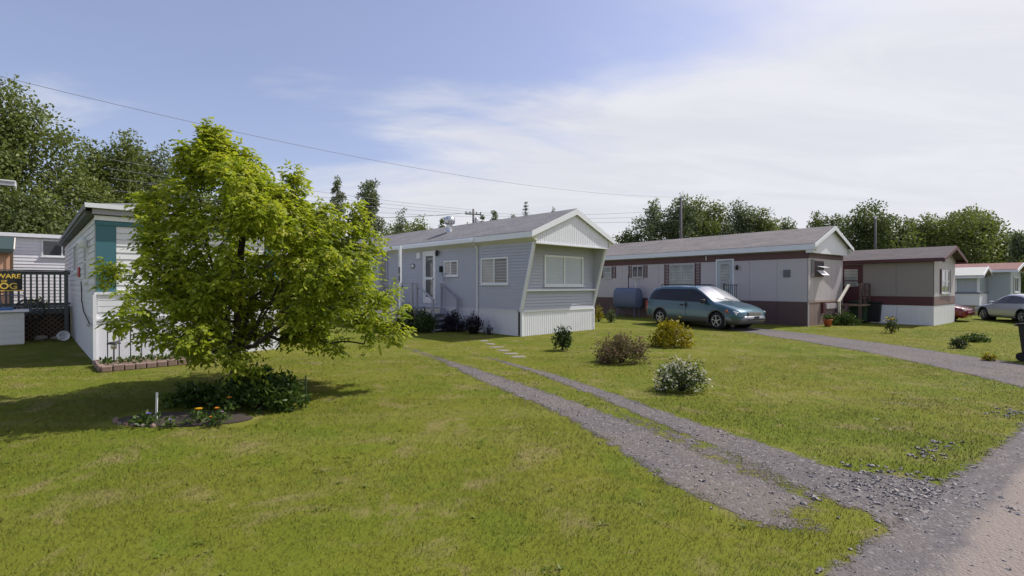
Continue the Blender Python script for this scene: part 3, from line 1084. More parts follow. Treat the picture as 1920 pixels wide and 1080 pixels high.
# windows
window(C, 'side', W, L, 10.5, 11.1, 2.12, 2.78, g_blind, split='h', shutters=m_brown, sw=.3, frame=m_pinkw)
window(C, 'side', W, L, 8.27, 9.02, 2.12, 2.78, g_dark, split='v', shutters=m_brown, sw=.25, frame=m_pinkw)
window(C, 'side', W, L, 5.18, 6.62, 1.66, 2.78, g_blind, split='v', shutters=m_maroon, sw=.30, frame=m_pinkw)
door(C, 'side', W, L, 3.23, 3.98, 1.02, 2.86, M('pale storm door', (.42, .46, .48), .5), g_blind, m_trim, panes=((.22, .78, .48, .92), (.22, .78, .15, .44)))
wn_ = window(C, 'front', W, L, .62, 1.50, 2.06, 2.74, g_dark, split=None, frame=m_brown, sill=False)
fbox(MB(), 'front', W, L, .24, .56, 2.02, 2.78, 0.013, .04).build('shutter', M('grey shutter', (.16, .15, .17), .6), wn_)
for z0_, z1_ in ((2.46, 2.52), (2.14, 2.34)):
    MB().add([(.74, -.05, z1_), (1.48, -.05, z1_), (1.48, -.28, z0_), (.74, -.28, z0_), (.74, -.05, z1_ - .012), (1.48, -.05, z1_ - .012), (1.48, -.28, z0_ - .012), (.74, -.28, z0_ - .012)],
             [(0, 1, 2, 3), (7, 6, 5, 4), (0, 1, 5, 4), (1, 2, 6, 5), (2, 3, 7, 6), (3, 0, 4, 7)]).build('awning_pane', m_white, wn_)
MB().lathe([(.02, 0), (.06, .03), (.07, .16), (.03, .24)], 10, (-.12, 2.98, 2.40)).build('wall_lamp', m_black, C, True)
fbox(MB(), 'side', W, L, .69, .96, 2.05, 2.36, 0.012, .06).build('vent_cover', M('grey vent', (.13, .13, .15), .6), C)
fbox(MB(), 'front', W, L, 1.25, 1.45, .50, .98, .021, .12).build('meter_box', m_maroon, C)
fbox(MB(), 'front', W, L, 1.75, 2.85, .68, .90, .021, .08).build('hatch', m_pinkw, C)
MB().tube([(-.05, 4.55, 3.1), (-.05, 4.55, 2.9)], .03, 8).build('pipe', m_galv, C)
MB().tube([(2.6, 14.2, 3.75), (2.6, 14.2, 4.35)], .07, 8).build('vent_pipe', m_trim, C)

# door stoop of C with iron railing
st = thing('door_stoop', 'small stoop with thin iron railings behind the parked minivan', 'stoop', (*CO, 0), CA)
MB().box(-1.25, -.03, 2.95, 4.35, .0, .90).build('platform', M('concrete stoop', (.20, .19, .19), .9), st)
for y_ in (2.99, 4.31):
    MB().bar((-1.2, y_, 1.72), (-.06, y_, 1.72), .03, .03).build('rail', m_black, st)
    for k in range(7):
        MB().box(-1.2 + k * .18, -1.185 + k * .18, y_ - .008, y_ + .008, .90, 1.72).build('baluster', m_black, st)
    MB().box(-1.23, -1.19, y_ - .02, y_ + .02, .90, 1.78).build('post', m_black, st)
for i in range(3):
    MB().box(-1.26 - .28 * (i + 1), -1.254 - .28 * i, 3.1, 4.2, 0, .68 - .22 * i).build('step', MATS['concrete stoop'], st)

# oil tank beside C
tk = thing('oil_tank', 'blue grey oval oil tank on legs beside the pale pinkish trailer', 'oil tank', (*CO, 0), CA)
mb = MB()
ring = []
for k in range(24):
    a = 2 * math.pi * k / 24
    yy, zz_ = .34 * math.copysign(abs(math.cos(a)) ** .75, math.cos(a)), .56 * math.copysign(abs(math.sin(a)) ** .75, math.sin(a))
    ring.append((yy, zz_))
prof = [(8.00, .90), (8.02, .97), (8.06, 1.0), (9.44, 1.0), (9.48, .97), (9.50, .90)]
v = [(-.75 + a * q, y_, 1.00 + b_ * q) for y_, q in prof for a, b_ in ring]
f_ = [(i * 24 + k, i * 24 + (k + 1) % 24, (i + 1) * 24 + (k + 1) % 24, (i + 1) * 24 + k) for i in range(5) for k in range(24)]
f_ += [tuple(range(24)), tuple(range(120, 144))]
mb.add(v, f_).build('tank_body', m_tank, tk, True)
for y_ in (8.15, 9.3):
    for x_ in (-.95, -.55):
        MB().tube([(x_, y_, .0), (x_, y_, .55)], .025, 8).build('leg', m_tank, tk)
MB().tube([(-.75, 8.2, 1.5), (-.75, 8.2, 1.85), (-.75, 8.15, 1.9)], .03, 8).build('filler_pipe', m_galv, tk)
MB().tube([(-.75, 8.7, 1.5), (-.75, 8.7, 2.25)], .022, 8).build('vent_pipe', m_dark, tk)

# ------------------------------------------------------------------ D: taupe mobile home further right
DO, DA = (17.69, 21.03), R(38)
W, L = 3.6, 14.0
D = thing('mobile_home', 'taupe mobile home with maroon band, white skirt and dark brown roof', 'mobile home', (*DO, 0), DA)
FOOT.append((DO, DA, 0, W, 0, L))
core(D, W, L, 0, 2.72, m_taupe, .012)
panels(D, 'wall_panel', 'side', W, L, 0.02, L, 1.22, 2.68, 1.22, m_taupe)
m_taupe_sun = M('sun tinted taupe end wall', (.47, .445, .46), .6, .05, 6)  # lighter copy of the taupe: sunlight on this end put into the colour
panels(D, 'wall_panel', 'front', W, L, 0.02, W - .02, 1.22, 2.72, 1.2, m_taupe_sun)
panels(D, 'band_panel', 'side', W, L, 0.02, L, .84, 1.21, 2.4, m_maroon, 0, .022)
panels(D, 'band_panel', 'front', W, L, 0.0, W, .86, 1.20, 3.6, M('sun tinted maroon band', (.22, .145, .14), .6), 0, .022)  # end band: maroon brightened in its colour as if the sun struck it
panels(D, 'skirt_panel', 'side', W, L, 0.0, L, 0, .83, 1.22, m_white2, -.005, .006)
panels(D, 'skirt_panel', 'front', W, L, 0.0, W, 0, .84, .6, m_white2, -.005, .006)
gable_roof(D, W, L, -.24, W + .24, 1.8, 2.80, 3.38, -.38, L + .2, .045, m_shD, m_maroon, soff=m_maroon, wall_top=2.70, fascia=.10, rake=.12)
zt = lambda x: 2.80 + .58 * (1 - abs(x - 1.8) / 2.04) - .02
MB().prism([(0, 2.71), (W, 2.71), (W, zt(W)), (1.8, zt(1.8)), (0, zt(0))], -.03, .06, 'y').build('gable', m_taupe_sun, D)
fbox(MB(), 'front', W, L, 1.25, 1.62, 2.72, 3.02, .031, .06).build('gable_vent', m_brown, D)
window(D, 'front', W, L, 1.1, 2.45, 1.36, 2.38, g_dark, split='vh', shutters=m_maroon, sw=.18, frame=m_trim, panes=[g_dark, g_curt, g_dark, g_dark])
door(D, 'side', W, L, 2.62, 3.40, .95, 2.58, m_maroon, g_blind, m_maroon, panes=((.15, .85, .60, .92), (.15, .85, .42, .57)))
MB().lathe([(.03, 0), (.06, .02), (.06, .06), (.03, .08)], 10, (-.02, 1.15, 1.03), 'x').build('tap', m_gold, D)

# entry steps of D
sp_ = thing('entry_steps', 'brown wooden entry steps with a pale sunlit handrail at the taupe trailer door', 'steps', (*DO, 0), DA)
MB().box(-1.3, -.03, 2.2, 3.9, .78, .86).build('platform', m_wood, sp_)
for x_, y_ in ((-1.26, 2.24), (-1.26, 3.8), (-.1, 2.24)):
    MB().box(x_, x_ + .09, y_, y_ + .09, 0, .78).build('post', m_brown, sp_)
for y_, x_ in ((2.22, -1.28), (2.22, -.72), (2.22, -.16)):
    MB().box(x_, x_ + .08, y_, y_ + .08, .86, 1.78).build('rail_post', m_brown, sp_)
for z_ in (1.12, 1.42, 1.74):
    MB().box(-1.28, -.10, 2.235, 2.275, z_, z_ + .06).build('rail', m_brown, sp_)
for i in range(4):
    MB().box(-1.36 - .28 * (i + 1), -1.31 - .28 * i, 2.75, 3.75, .66 - .19 * i - .04, .66 - .19 * i).build('step', m_wood, sp_)
MB().bar((-1.3, 2.72, .78), (-2.5, 2.72, .0), .05, .22).build('stringer', m_brown, sp_)
MB().bar((-1.2, 2.72, 1.72), (-2.35, 2.72, .98), .10, .06).build('handrail', m_palewood, sp_)
MB().box(-2.32, -2.24, 2.68, 2.76, 0, .98).build('newel_post', m_palewood, sp_)


def wheelie_bin(label, loc, rz, mat, h=1.0, w=.56, d=.62):
    t_ = thing('wheeled_bin', label, 'bin', loc, rz)
    v = []
    for z, q in ((.06, .80), (.10, .84), (h * .88, 1.0), (h * .92, 1.06)):
        v += [(-w / 2 * q, -d / 2 * q, z), (w / 2 * q, -d / 2 * q, z), (w / 2 * q, d / 2 * q, z), (-w / 2 * q, d / 2 * q, z)]
    f_ = [(0, 1, 2, 3), (12, 13, 14, 15)]
    for i in range(3):
        f_ += [(4 * i + k, 4 * i + (k + 1) % 4, 4 * i + 4 + (k + 1) % 4, 4 * i + 4 + k) for k in range(4)]
    MB().add(v, f_).build('bin_body', mat, t_, bevel=.02)
    MB().prism([(-d * .58, h * .925), (d * .56, h * .925), (d * .56, h * .96), (0, h * 1.0), (-d * .58, h * .96)], -w * .56, w * .56, 'x').build('lid', mat, t_, bevel=.012)
    MB().tube([(-w * .4, d * .62, h * .9), (w * .4, d * .62, h * .9)], .018, 8).build('handle', mat, t_)
    for s_ in (-1, 1):
        MB().lathe([(.03, -.03), (.10, -.028), (.10, .028), (.03, .03)], 14, (s_ * w * .46, d * .40, .10), 'x').build('wheel', m_rubber, t_)
    return t_


wheelie_bin('dark green wheeled bin beside the wooden entry steps', (15.95, 22.95, 0), R(38), m_green, 1.02, .66)
wheelie_bin('black wheeled bin between the green bin and the white skirt', (16.45, 22.75, 0), R(38), m_black, .98, .5)
wheelie_bin('black wheeled bin at the roadside, cut off by the right edge', (11.76, 11.05, 0), R(20), m_black, .88, .62, .66)

# ------------------------------------------------------------------ E: far trailer with porch
EO, EA = (28.75, 28.9), R(38)
W, L = 3.6, 13.0
E_ = thing('mobile_home', 'far pale blue grey trailer with pinkish brown roof and gabled porch', 'mobile home', (*EO, 0), EA)
m_pb = M('pale blue grey panel', (.38, .43, .47), .55, .06, 5)
core(E_, W, L, 0, 2.5, m_pb, .01)
gable_roof(E_, W, L, -.25, W + .25, 1.8, 2.58, 3.02, -.3, L, .04, m_shE, m_trim, fascia=.12, rake=.16)
zt = lambda x: 2.58 + .44 * (1 - abs(x - 1.8) / 2.05) - .02
MB().prism([(0, 2.5), (W, 2.5), (W, zt(W)), (1.8, zt(1.8)), (0, zt(0))], -.03, .06, 'y').build('gable', m_pb, E_)
window(E_, 'front', W, L, 1.0, 2.4, 1.3, 2.2, g_dark, split='v')
# enclosed porch
MB().box(-2.2, -.02, 1.0, 6.8, 0, .55).build('porch_skirt', M('tan skirt', (.30, .22, .17), .8), E_)
MB().box(-2.22, -.02, .98, 6.82, .555, 1.22).build('porch_wall', m_white, E_)
MB().box(-2.26, -.02, .94, 6.86, 1.222, 1.30).build('porch_rail', M('grey rail', (.16, .17, .2), .6), E_)
for y_ in (1.0, 1.95, 3.6, 5.2, 6.7):
    MB().box(-2.2, -2.1, y_, y_ + .1, 1.30, 2.2).build('porch_post', m_trim, E_)
for y_ in (1.1, 2.05, 3.7, 5.3):
    MB().box(-2.16, -2.15, y_ + .004, y_ + (.84 if y_ < 2 else 1.49), 1.305, 2.195).build('pane', g_curt if y_ > 3 else m_pb, E_)
MB().box(-2.0, -.1, 1.02, 1.03, 1.3, 2.2).build('pane', g_curt, E_)
rp = None
for xe, s_ in ((-2.45, 1), (.25, -1)):
    MB().add([(xe, .8, 2.22), (-1.1, .8, 2.70), (-1.1, 7.0, 2.70), (xe, 7.0, 2.22), (xe, .8, 2.27), (-1.1, .8, 2.76), (-1.1, 7.0, 2.76), (xe, 7.0, 2.27)],
             [(0, 1, 2, 3), (4, 5, 6, 7), (0, 1, 5, 4), (2, 3, 7, 6), (3, 0, 4, 7), (1, 2, 6, 5)]).build('porch_roof', M('pale roof sheet', (.36, .37, .35), .6), E_)
    MB().prism([(xe, 2.16), (xe, 2.30), (-1.1, 2.80), (-1.1, 2.66)], .76, .795, 'y').build('rake_board', m_trim, E_)
MB().box(-2.44, -2.40, .8, 7.0, 2.10, 2.22).build('porch_fascia', m_trim, E_)
MB().prism([(-2.2, 2.22), (.0, 2.22), (-1.1, 2.64)], 1.0, 1.05, 'y').build('porch_gable', m_maroon, E_)
for i in range(3):
    MB().box(-1.9, -.8, .96 - .3 * (i + 1), .955 - .3 * i, 0, .5 - .16 * i).build('step', m_wood, E_)

# ------------------------------------------------------------------ B: white trailer with teal panel on the left
BO, BA = (-8.98, 10.8), R(44)
W, L = 3.8, 12.0
B = thing('mobile_home', 'white boarded trailer with teal corner panel behind the bright leafy tree', 'mobile home', (*BO, 0), BA)
FOOT.append((BO, BA, 0, W, 0, L))
core(B, W, L, 0, 3.2, m_white2, .03)
# front: lower wall proud, ledge, teal corner, individual boards
zz0, n = 1.56, 10
h_ = (3.00 - 1.56) / n
for i in range(n):
    mb = MB()
    a, b_ = 1.56 + i * h_, 1.56 + (i + 1) * h_ - .004
    mb.add([(.36, -.022, a), (W - .36, -.022, a), (W - .36, -.006, b_), (.36, -.006, b_), (.36, .03, a), (W - .36, .03, a), (W - .36, .03, b_), (.36, .03, b_)],
           [(0, 1, 2, 3), (4, 5, 6, 7), (0, 1, 5, 4), (2, 3, 7, 6), (0, 3, 7, 4), (1, 2, 6, 5)])
    mb.build('siding_board', m_white2, B)
for x0_ in (.012, W - .352):
    fbox(MB(), 'front', W, L, x0_, x0_ + .34, 1.56, 3.0, -.03, .03).build('teal_panel', m_teal, B)
fbox(MB(), 'front', W, L, .0, W, 3.003, 3.10, -.03, .045).build('teal_header', m_teal, B)
fbox(MB(), 'front', W, L, -.01, W + .01, 3.105, 3.205, -.03, .07).build('cornice', m_trim, B)
fbox(MB(), 'front', W, L, -.05, W + .05, 3.225, 3.34, -.03, .15).build('fascia', M('lilac grey fascia', (.33, .33, .38), .6), B)
fbox(MB(), 'front', W, L, -.02, W + .02, 1.50, 1.555, -.03, .09).build('ledge', m_white, B)
fbox(MB(), 'front', W, L, .0, W, .98, 1.497, -.03, .05).build('apron', m_white, B)
for z_ in (1.12, 1.25, 1.38):
    fbox(MB(), 'front', W, L, .04, W - .04, z_, z_ + .11, .051, .062).build('apron_board', m_white, B)
fbox(MB(), 'front', W, L, .0, W, .94, .976, -.03, .085).build('ledge', m_white, B)
panels(B, 'skirt_panel', 'front', W, L, .0, W, .0, .937, .20, m_white, .0, .055, .022)
MB().box(-.045, .012, -.10, .03, 0, 1.5).build('corner_trim', m_white, B)
# left wall boards
n = 15
h_ = (3.18 - .98) / n
for i in range(n):
    a, b_ = .98 + i * h_, .98 + (i + 1) * h_ - .004
    MB().add([(-.020, .035, a), (-.020, L, a), (-.005, L, b_), (-.005, .035, b_), (.03, .035, a), (.03, L, a), (.03, L, b_), (.03, .035, b_)],
             [(0, 1, 2, 3), (4, 5, 6, 7), (0, 1, 5, 4), (2, 3, 7, 6), (0, 3, 7, 4), (1, 2, 6, 5)]).build('siding_board', m_white2, B)
panels(B, 'skirt_panel', 'side', W, L, .035, L, .0, .97, 1.2, m_white2, -.03, .008, .008)
window(B, 'side', W, L, 1.45, 2.35, 1.80, 2.72, g_dark, split='h', frame=m_trim)
window(B, 'side', W, L, 4.9, 6.2, 2.08, 2.9, g_dark, split='v', frame=m_trim)
MB().lathe([(.03, 0), (.08, .03), (.09, .18), (.04, .26)], 10, (-.12, 1.2, 2.55)).build('wall_lamp', m_white, B, True)
pq = fbox(MB(), 'side', W, L, 3.95, 4.6, 1.93, 2.20, .021, .04).build('red_plaque', m_red, B)
MB().tube([(-.04, 3.3, 1.8), (-.05, 2.9, 1.5), (-.04, 3.1, 1.3), (-.05, 2.3, 1.05), (-.05, .4, .80)], .012, 6).build('cable', m_dark, B)
MB().tube([(-.06, .9, .80), (-.06, .1, .82)], .03, 8).build('pipe', m_galv, B)
# slightly bowed flat roof
mb = MB()
nx_ = 12
v = []
for i in range(nx_ + 1):
    x = -.16 + (W + .32) * i / nx_
    z = 3.36 + .16 * (1 - (2 * i / nx_ - 1) ** 2)
    v += [(x, -.22, z), (x, L + .2, z), (x, -.22, z + .05), (x, L + .2, z + .05)]
f_ = []
for i in range(nx_):
    a, b_ = 4 * i, 4 * i + 4
    f_ += [(a, b_, b_ + 1, a + 1), (a + 2, b_ + 2, b_ + 3, a + 3), (a, b_, b_ + 2, a + 2), (a + 1, b_ + 1, b_ + 3, a + 3)]
f_ += [(0, 1, 3, 2), (4 * nx_, 4 * nx_ + 1, 4 * nx_ + 3, 4 * nx_ + 2)]
rf = mb.add(v, f_).build('roof', m_galv, B)
fbox(MB(), 'front', W, L, -.18, W + .18, 3.345, 3.44, .16, .235).build('drip_edge', m_trim, rf)
MB().box(-.19, -.162, -.2, L + .2, 3.30, 3.42).build('drip_edge', M('weathered grey fascia', (.20, .20, .21), .7, .2, 5, dirt=.4), rf)
MB().box(-.16, -.0, 0.0, L, 3.20, 3.30).build('eave_board', m_deckwood, rf)

# deck of B
DK = thing('wooden_deck', 'weathered grey green deck with balusters and lattice beside the white trailer', 'deck', (*BO, 0), BA)
Y0, X1_, X0_ = 7.5, -.06, -4.2
for i in range(24):
    y_ = Y0 + .05 + i * .13
    MB().box(X0_, X1_, y_, y_ + .12, .98, 1.02).build('deck_board', m_deckwood, DK)
MB().box(X0_, X1_, Y0 - .0, Y0 + .04, .80, .975).build('rim_board', m_deckwood, DK)
for x_ in (-.16, -1.4, -2.7, -4.1):
    MB().box(x_ - .05, x_ + .05, Y0 - .09, Y0 - .004, 0, 2.14).build('post', m_deckwood, DK)
MB().box(X0_, X1_, Y0 - .11, Y0 + .05, 2.142, 2.18).build('top_rail', m_deckwood, DK)
MB().box(X0_, X1_, Y0 - .04, Y0 + .0, 2.04, 2.13).build('rail', m_deckwood, DK)
MB().box(X0_, X1_, Y0 - .045, Y0 - .002, 1.08, 1.15).build('rail', m_deckwood, DK)
k = 0
x_ = -.30
b0 = MB().box(-.025, .025, Y0 - .085, Y0 - .046, .84, 2.06).build('baluster', m_deckwood, DK, loc=(x_, 0, 0))
while x_ > X0_ + .1:
    x_ -= .135
    dup_part(b0, DK, (x_, 0, 0))
for z_, dirn in ((0, 1), (0, -1)):
    s_ = -2.6
    while s_ < .3:
        a, b_ = s_, s_ + dirn * .80
        lo, hi = max(min(a, b_), -2.6), min(max(a, b_), X1_ - .02)
        if hi > lo + .05:
            za_ = lambda q: .02 + .78 * (q - a) / (b_ - a)
            yb = Y0 + (.012 if dirn > 0 else .026)
            MB().bar((lo, yb, za_(lo)), (hi, yb, za_(hi)), .012, .042, (0, 1, 0) if False else (0, 0, 1)).build('lattice_slat', m_latt, DK)
        s_ += .145
MB().box(-2.62, X1_, Y0 + .06, Y0 + .09, 0, .80).build('shade_sheet', m_dark, DK)  # dark sheet added for the shade below the deck, no real board

# planter on the deck rail line (yellow green leaves seen between balusters)
# sign on the rail
sg = thing('warning_sign', 'black beware of dog sign with yellow lettering on the deck rail', 'sign', (*BO, 0), BA)
MB().box(-1.95, -1.16, Y0 - .135, Y0 - .113, 1.56, 2.08).build('sign_board', m_black, sg, bevel=.006)
MB().box(-1.98, -1.13, Y0 - .128, Y0 - .112, 1.53, 1.558).build('frame_edge', m_gold, sg)
text('BEWARE', .185, m_gold, sg, (-1.555, Y0 - .138, 1.97), (R(90), 0, 0), bold=.004)
text('OF', .10, m_gold, sg, (-1.555, Y0 - .138, 1.82), (R(90), 0, 0), bold=.003)
text('DOG', .25, m_gold, sg, (-1.555, Y0 - .138, 1.67), (R(90), 0, 0), bold=.006)

# white storage box in front of deck
bx_ = thing('storage_box', 'white boarded storage box with overhanging lid in front of the deck', 'box', (*BO, 0), BA)
for i in range(5):
    MB().box(-3.0, -1.12, 6.2, 6.95, .02 + i * .18, .02 + (i + 1) * .18 - .006).build('side_board', m_white2, bx_)
MB().box(-2.98, -1.14, 6.22, 6.93, 0.0, .90).build('box_core', m_white2, bx_)
MB().box(-3.1, -1.02, 6.10, 7.05, .93, .985).build('lid', m_trim, bx_, bevel=.01)
bb = MB().box(-1.75, -1.35, 6.3, 6.7, .99, 1.06).build('plastic_tub', m_blue, None, bevel=.015)
bb.location, bb.rotation_euler = (*BO, 0), (0, 0, BA)
tag(bb, 'flat blue plastic tub lying on the white storage box', 'tub')

# bicycle leaning behind the box
bk = thing('bicycle', 'dark grey bicycle leaning on the deck rail behind the white box', 'bicycle', (*BO, 0), BA)
for x_ in (-2.05, -1.0):
    mb = MB()
    pts_ = [(x_ + .33 * math.cos(a), 7.2, .93 + .33 * math.sin(a)) for a in np.linspace(0, 2 * math.pi, 25)]
    wv = mb.tube(pts_, .018, 6, False).build('wheel', m_rubber, bk, True)
    for k in range(12):
        a = 2 * math.pi * k / 12
        MB().tube([(x_, 7.2, .93), (x_ + .32 * math.cos(a), 7.2, .93 + .32 * math.sin(a))], .003, 4).build('spoke', m_galv, wv)
for a, b_ in (((-1.0, 7.2, .93), (-1.12, 7.2, 1.45)), ((-1.12, 7.2, 1.38), (-1.65, 7.2, 1.40)), ((-1.14, 7.2, 1.28), (-1.55, 7.2, .90)), ((-1.55, 7.2, .90), (-1.68, 7.2, 1.48)),
              ((-1.55, 7.2, .90), (-2.05, 7.2, .93)), ((-1.65, 7.2, 1.40), (-2.05, 7.2, .93))):
    MB().tube([a, b_], .017, 8).build('frame_tube', M('bike frame', (.10, .11, .13), .4), bk)
MB().prism([(-1.82, 1.47), (-1.55, 1.48), (-1.54, 1.51), (-1.82, 1.53)], 7.12, 7.28, 'y').build('saddle', m_black, bk)
MB().tube([(-1.12, 6.95, 1.46), (-1.14, 7.2, 1.48), (-1.12, 7.45, 1.46)], .014, 8).build('handlebar', m_black, bk)

# clutter at deck foot
for i, (x_, y_, s_, m_, lb) in enumerate(((-.75, 7.0, .16, m_stone, 'pale rock on the grass by the storage box'), (-.35, 6.4, .13, m_trim, 'white bucket lying against the white trailer skirt'), (-.45, 6.95, .11, m_stone, 'small pale rock at the foot of the deck lattice'))):
    lx = BO[0] + x_ * math.cos(BA) - y_ * math.sin(BA)
    ly = BO[1] + x_ * math.sin(BA) + y_ * math.cos(BA)
    if 'bucket' in lb:
        o = MB().lathe([(.11, 0), (.14, .26), (.15, .27), (.15, .29), (.135, .29), (.10, .02)], 16).build('bucket', m_, None, True, (lx, ly, .14))
        o.rotation_euler = (R(80), 0, R(60))
        tag(o, lb, 'bucket')
    else:
        bm = bmesh.new()
        bmesh.ops.create_icosphere(bm, subdivisions=2, radius=s_)
        for v__ in bm.verts:
            v__.co *= random.uniform(.82, 1.12)
            v__.co.z *= .7
        me = bpy.data.meshes.new('rock')
        bm.to_mesh(me); bm.free()
        me.materials.append(m_)
        o = bpy.data.objects.new('rock', me)
        COL.objects.link(o)
        o.location = (lx, ly, s_ * .5)
        tag(o, lb, 'rock')

# ------------------------------------------------------------------ F: white sided trailer behind deck
FO = (BO[0] - 13.6 * math.sin(BA) - 6.0 * math.cos(BA), BO[1] + 13.6 * math.cos(BA) - 6.0 * math.sin(BA))
W, L = 7.0, 4.0
Ft = thing('mobile_home', 'white lap sided trailer with sliding window behind the deck', 'mobile home', (*FO, 0), BA)
core(Ft, W, L, 0, 3.60, m_white, .01)
lap('front', W, L, 0, W, .6, 3.58, .13, .02).build('siding', m_white, Ft)
MB().box(-.15, W + .15, -.22, L + .15, 3.60, 3.74).build('roof', m_trim, Ft)
window(Ft, 'front', W, L, 5.35, 6.6, 2.86, 3.54, g_dark, split='v', frame=m_trim)
# peach plywood shed on the deck
SO = (BO[0] - 10.7 * math.sin(BA) - 3.6 * math.cos(BA), BO[1] + 10.7 * math.cos(BA) - 3.6 * math.sin(BA))
Sh = thing('plywood_shed', 'peach plywood shed with dark green roof edge behind the deck rail', 'shed', (*SO, 0), BA)
MB().box(0, 2.1, 0, 1.5, 0, 2.95).build('wall', m_peach, Sh)
for x_ in (0, .68, 1.36, 2.02):
    MB().box(x_, x_ + .07, -.03, -.002, 0, 2.93).build('batten', m_peach, Sh)
MB().prism([(-.35, 2.82), (-.35, 2.95), (1.7, 3.5), (1.7, 3.38)], -.1, 2.2, 'x').build('roof', M('dark green roof edge', (.03, .055, .05), .6), Sh)
MB().bar((2.22, -.34, 2.90), (2.22, 1.6, 3.42), .03, .12).build('rake_board', m_palewood, Sh)
for y_ in (.25, .8):
    MB().box(2.102, 2.18, y_, y_ + .32, 0, 3.0).build('weathered_board', m_latt, Sh)

# patio canopy whose corner shows at the left edge
cp = thing('patio_canopy', 'grey canopy roof corner poking in at the left edge', 'canopy', (-12.72, 11.95, 0), R(44))
MB().box(-3.0, .62, -.1, .62, 4.20, 4.24).build('roof', m_deckwood, cp)
MB().box(-3.02, .62, -.14, -.102, 4.13, 4.25).build('fascia', M('lilac grey fascia', (.33, .33, .38), .6), cp)
MB().box(.622, .65, -.14, .62, 4.13, 4.26).build('end_cap', m_trim, cp)
MB().box(-3.02, .65, -.16, -.141, 4.235, 4.26).build('drip_edge', m_trim, cp)
for x_ in (-2.9, -.75):
    for y_ in (.0, .5):
        MB().box(x_, x_ + .09, y_, y_ + .09, 0, 4.2).build('post', m_deckwood, cp)

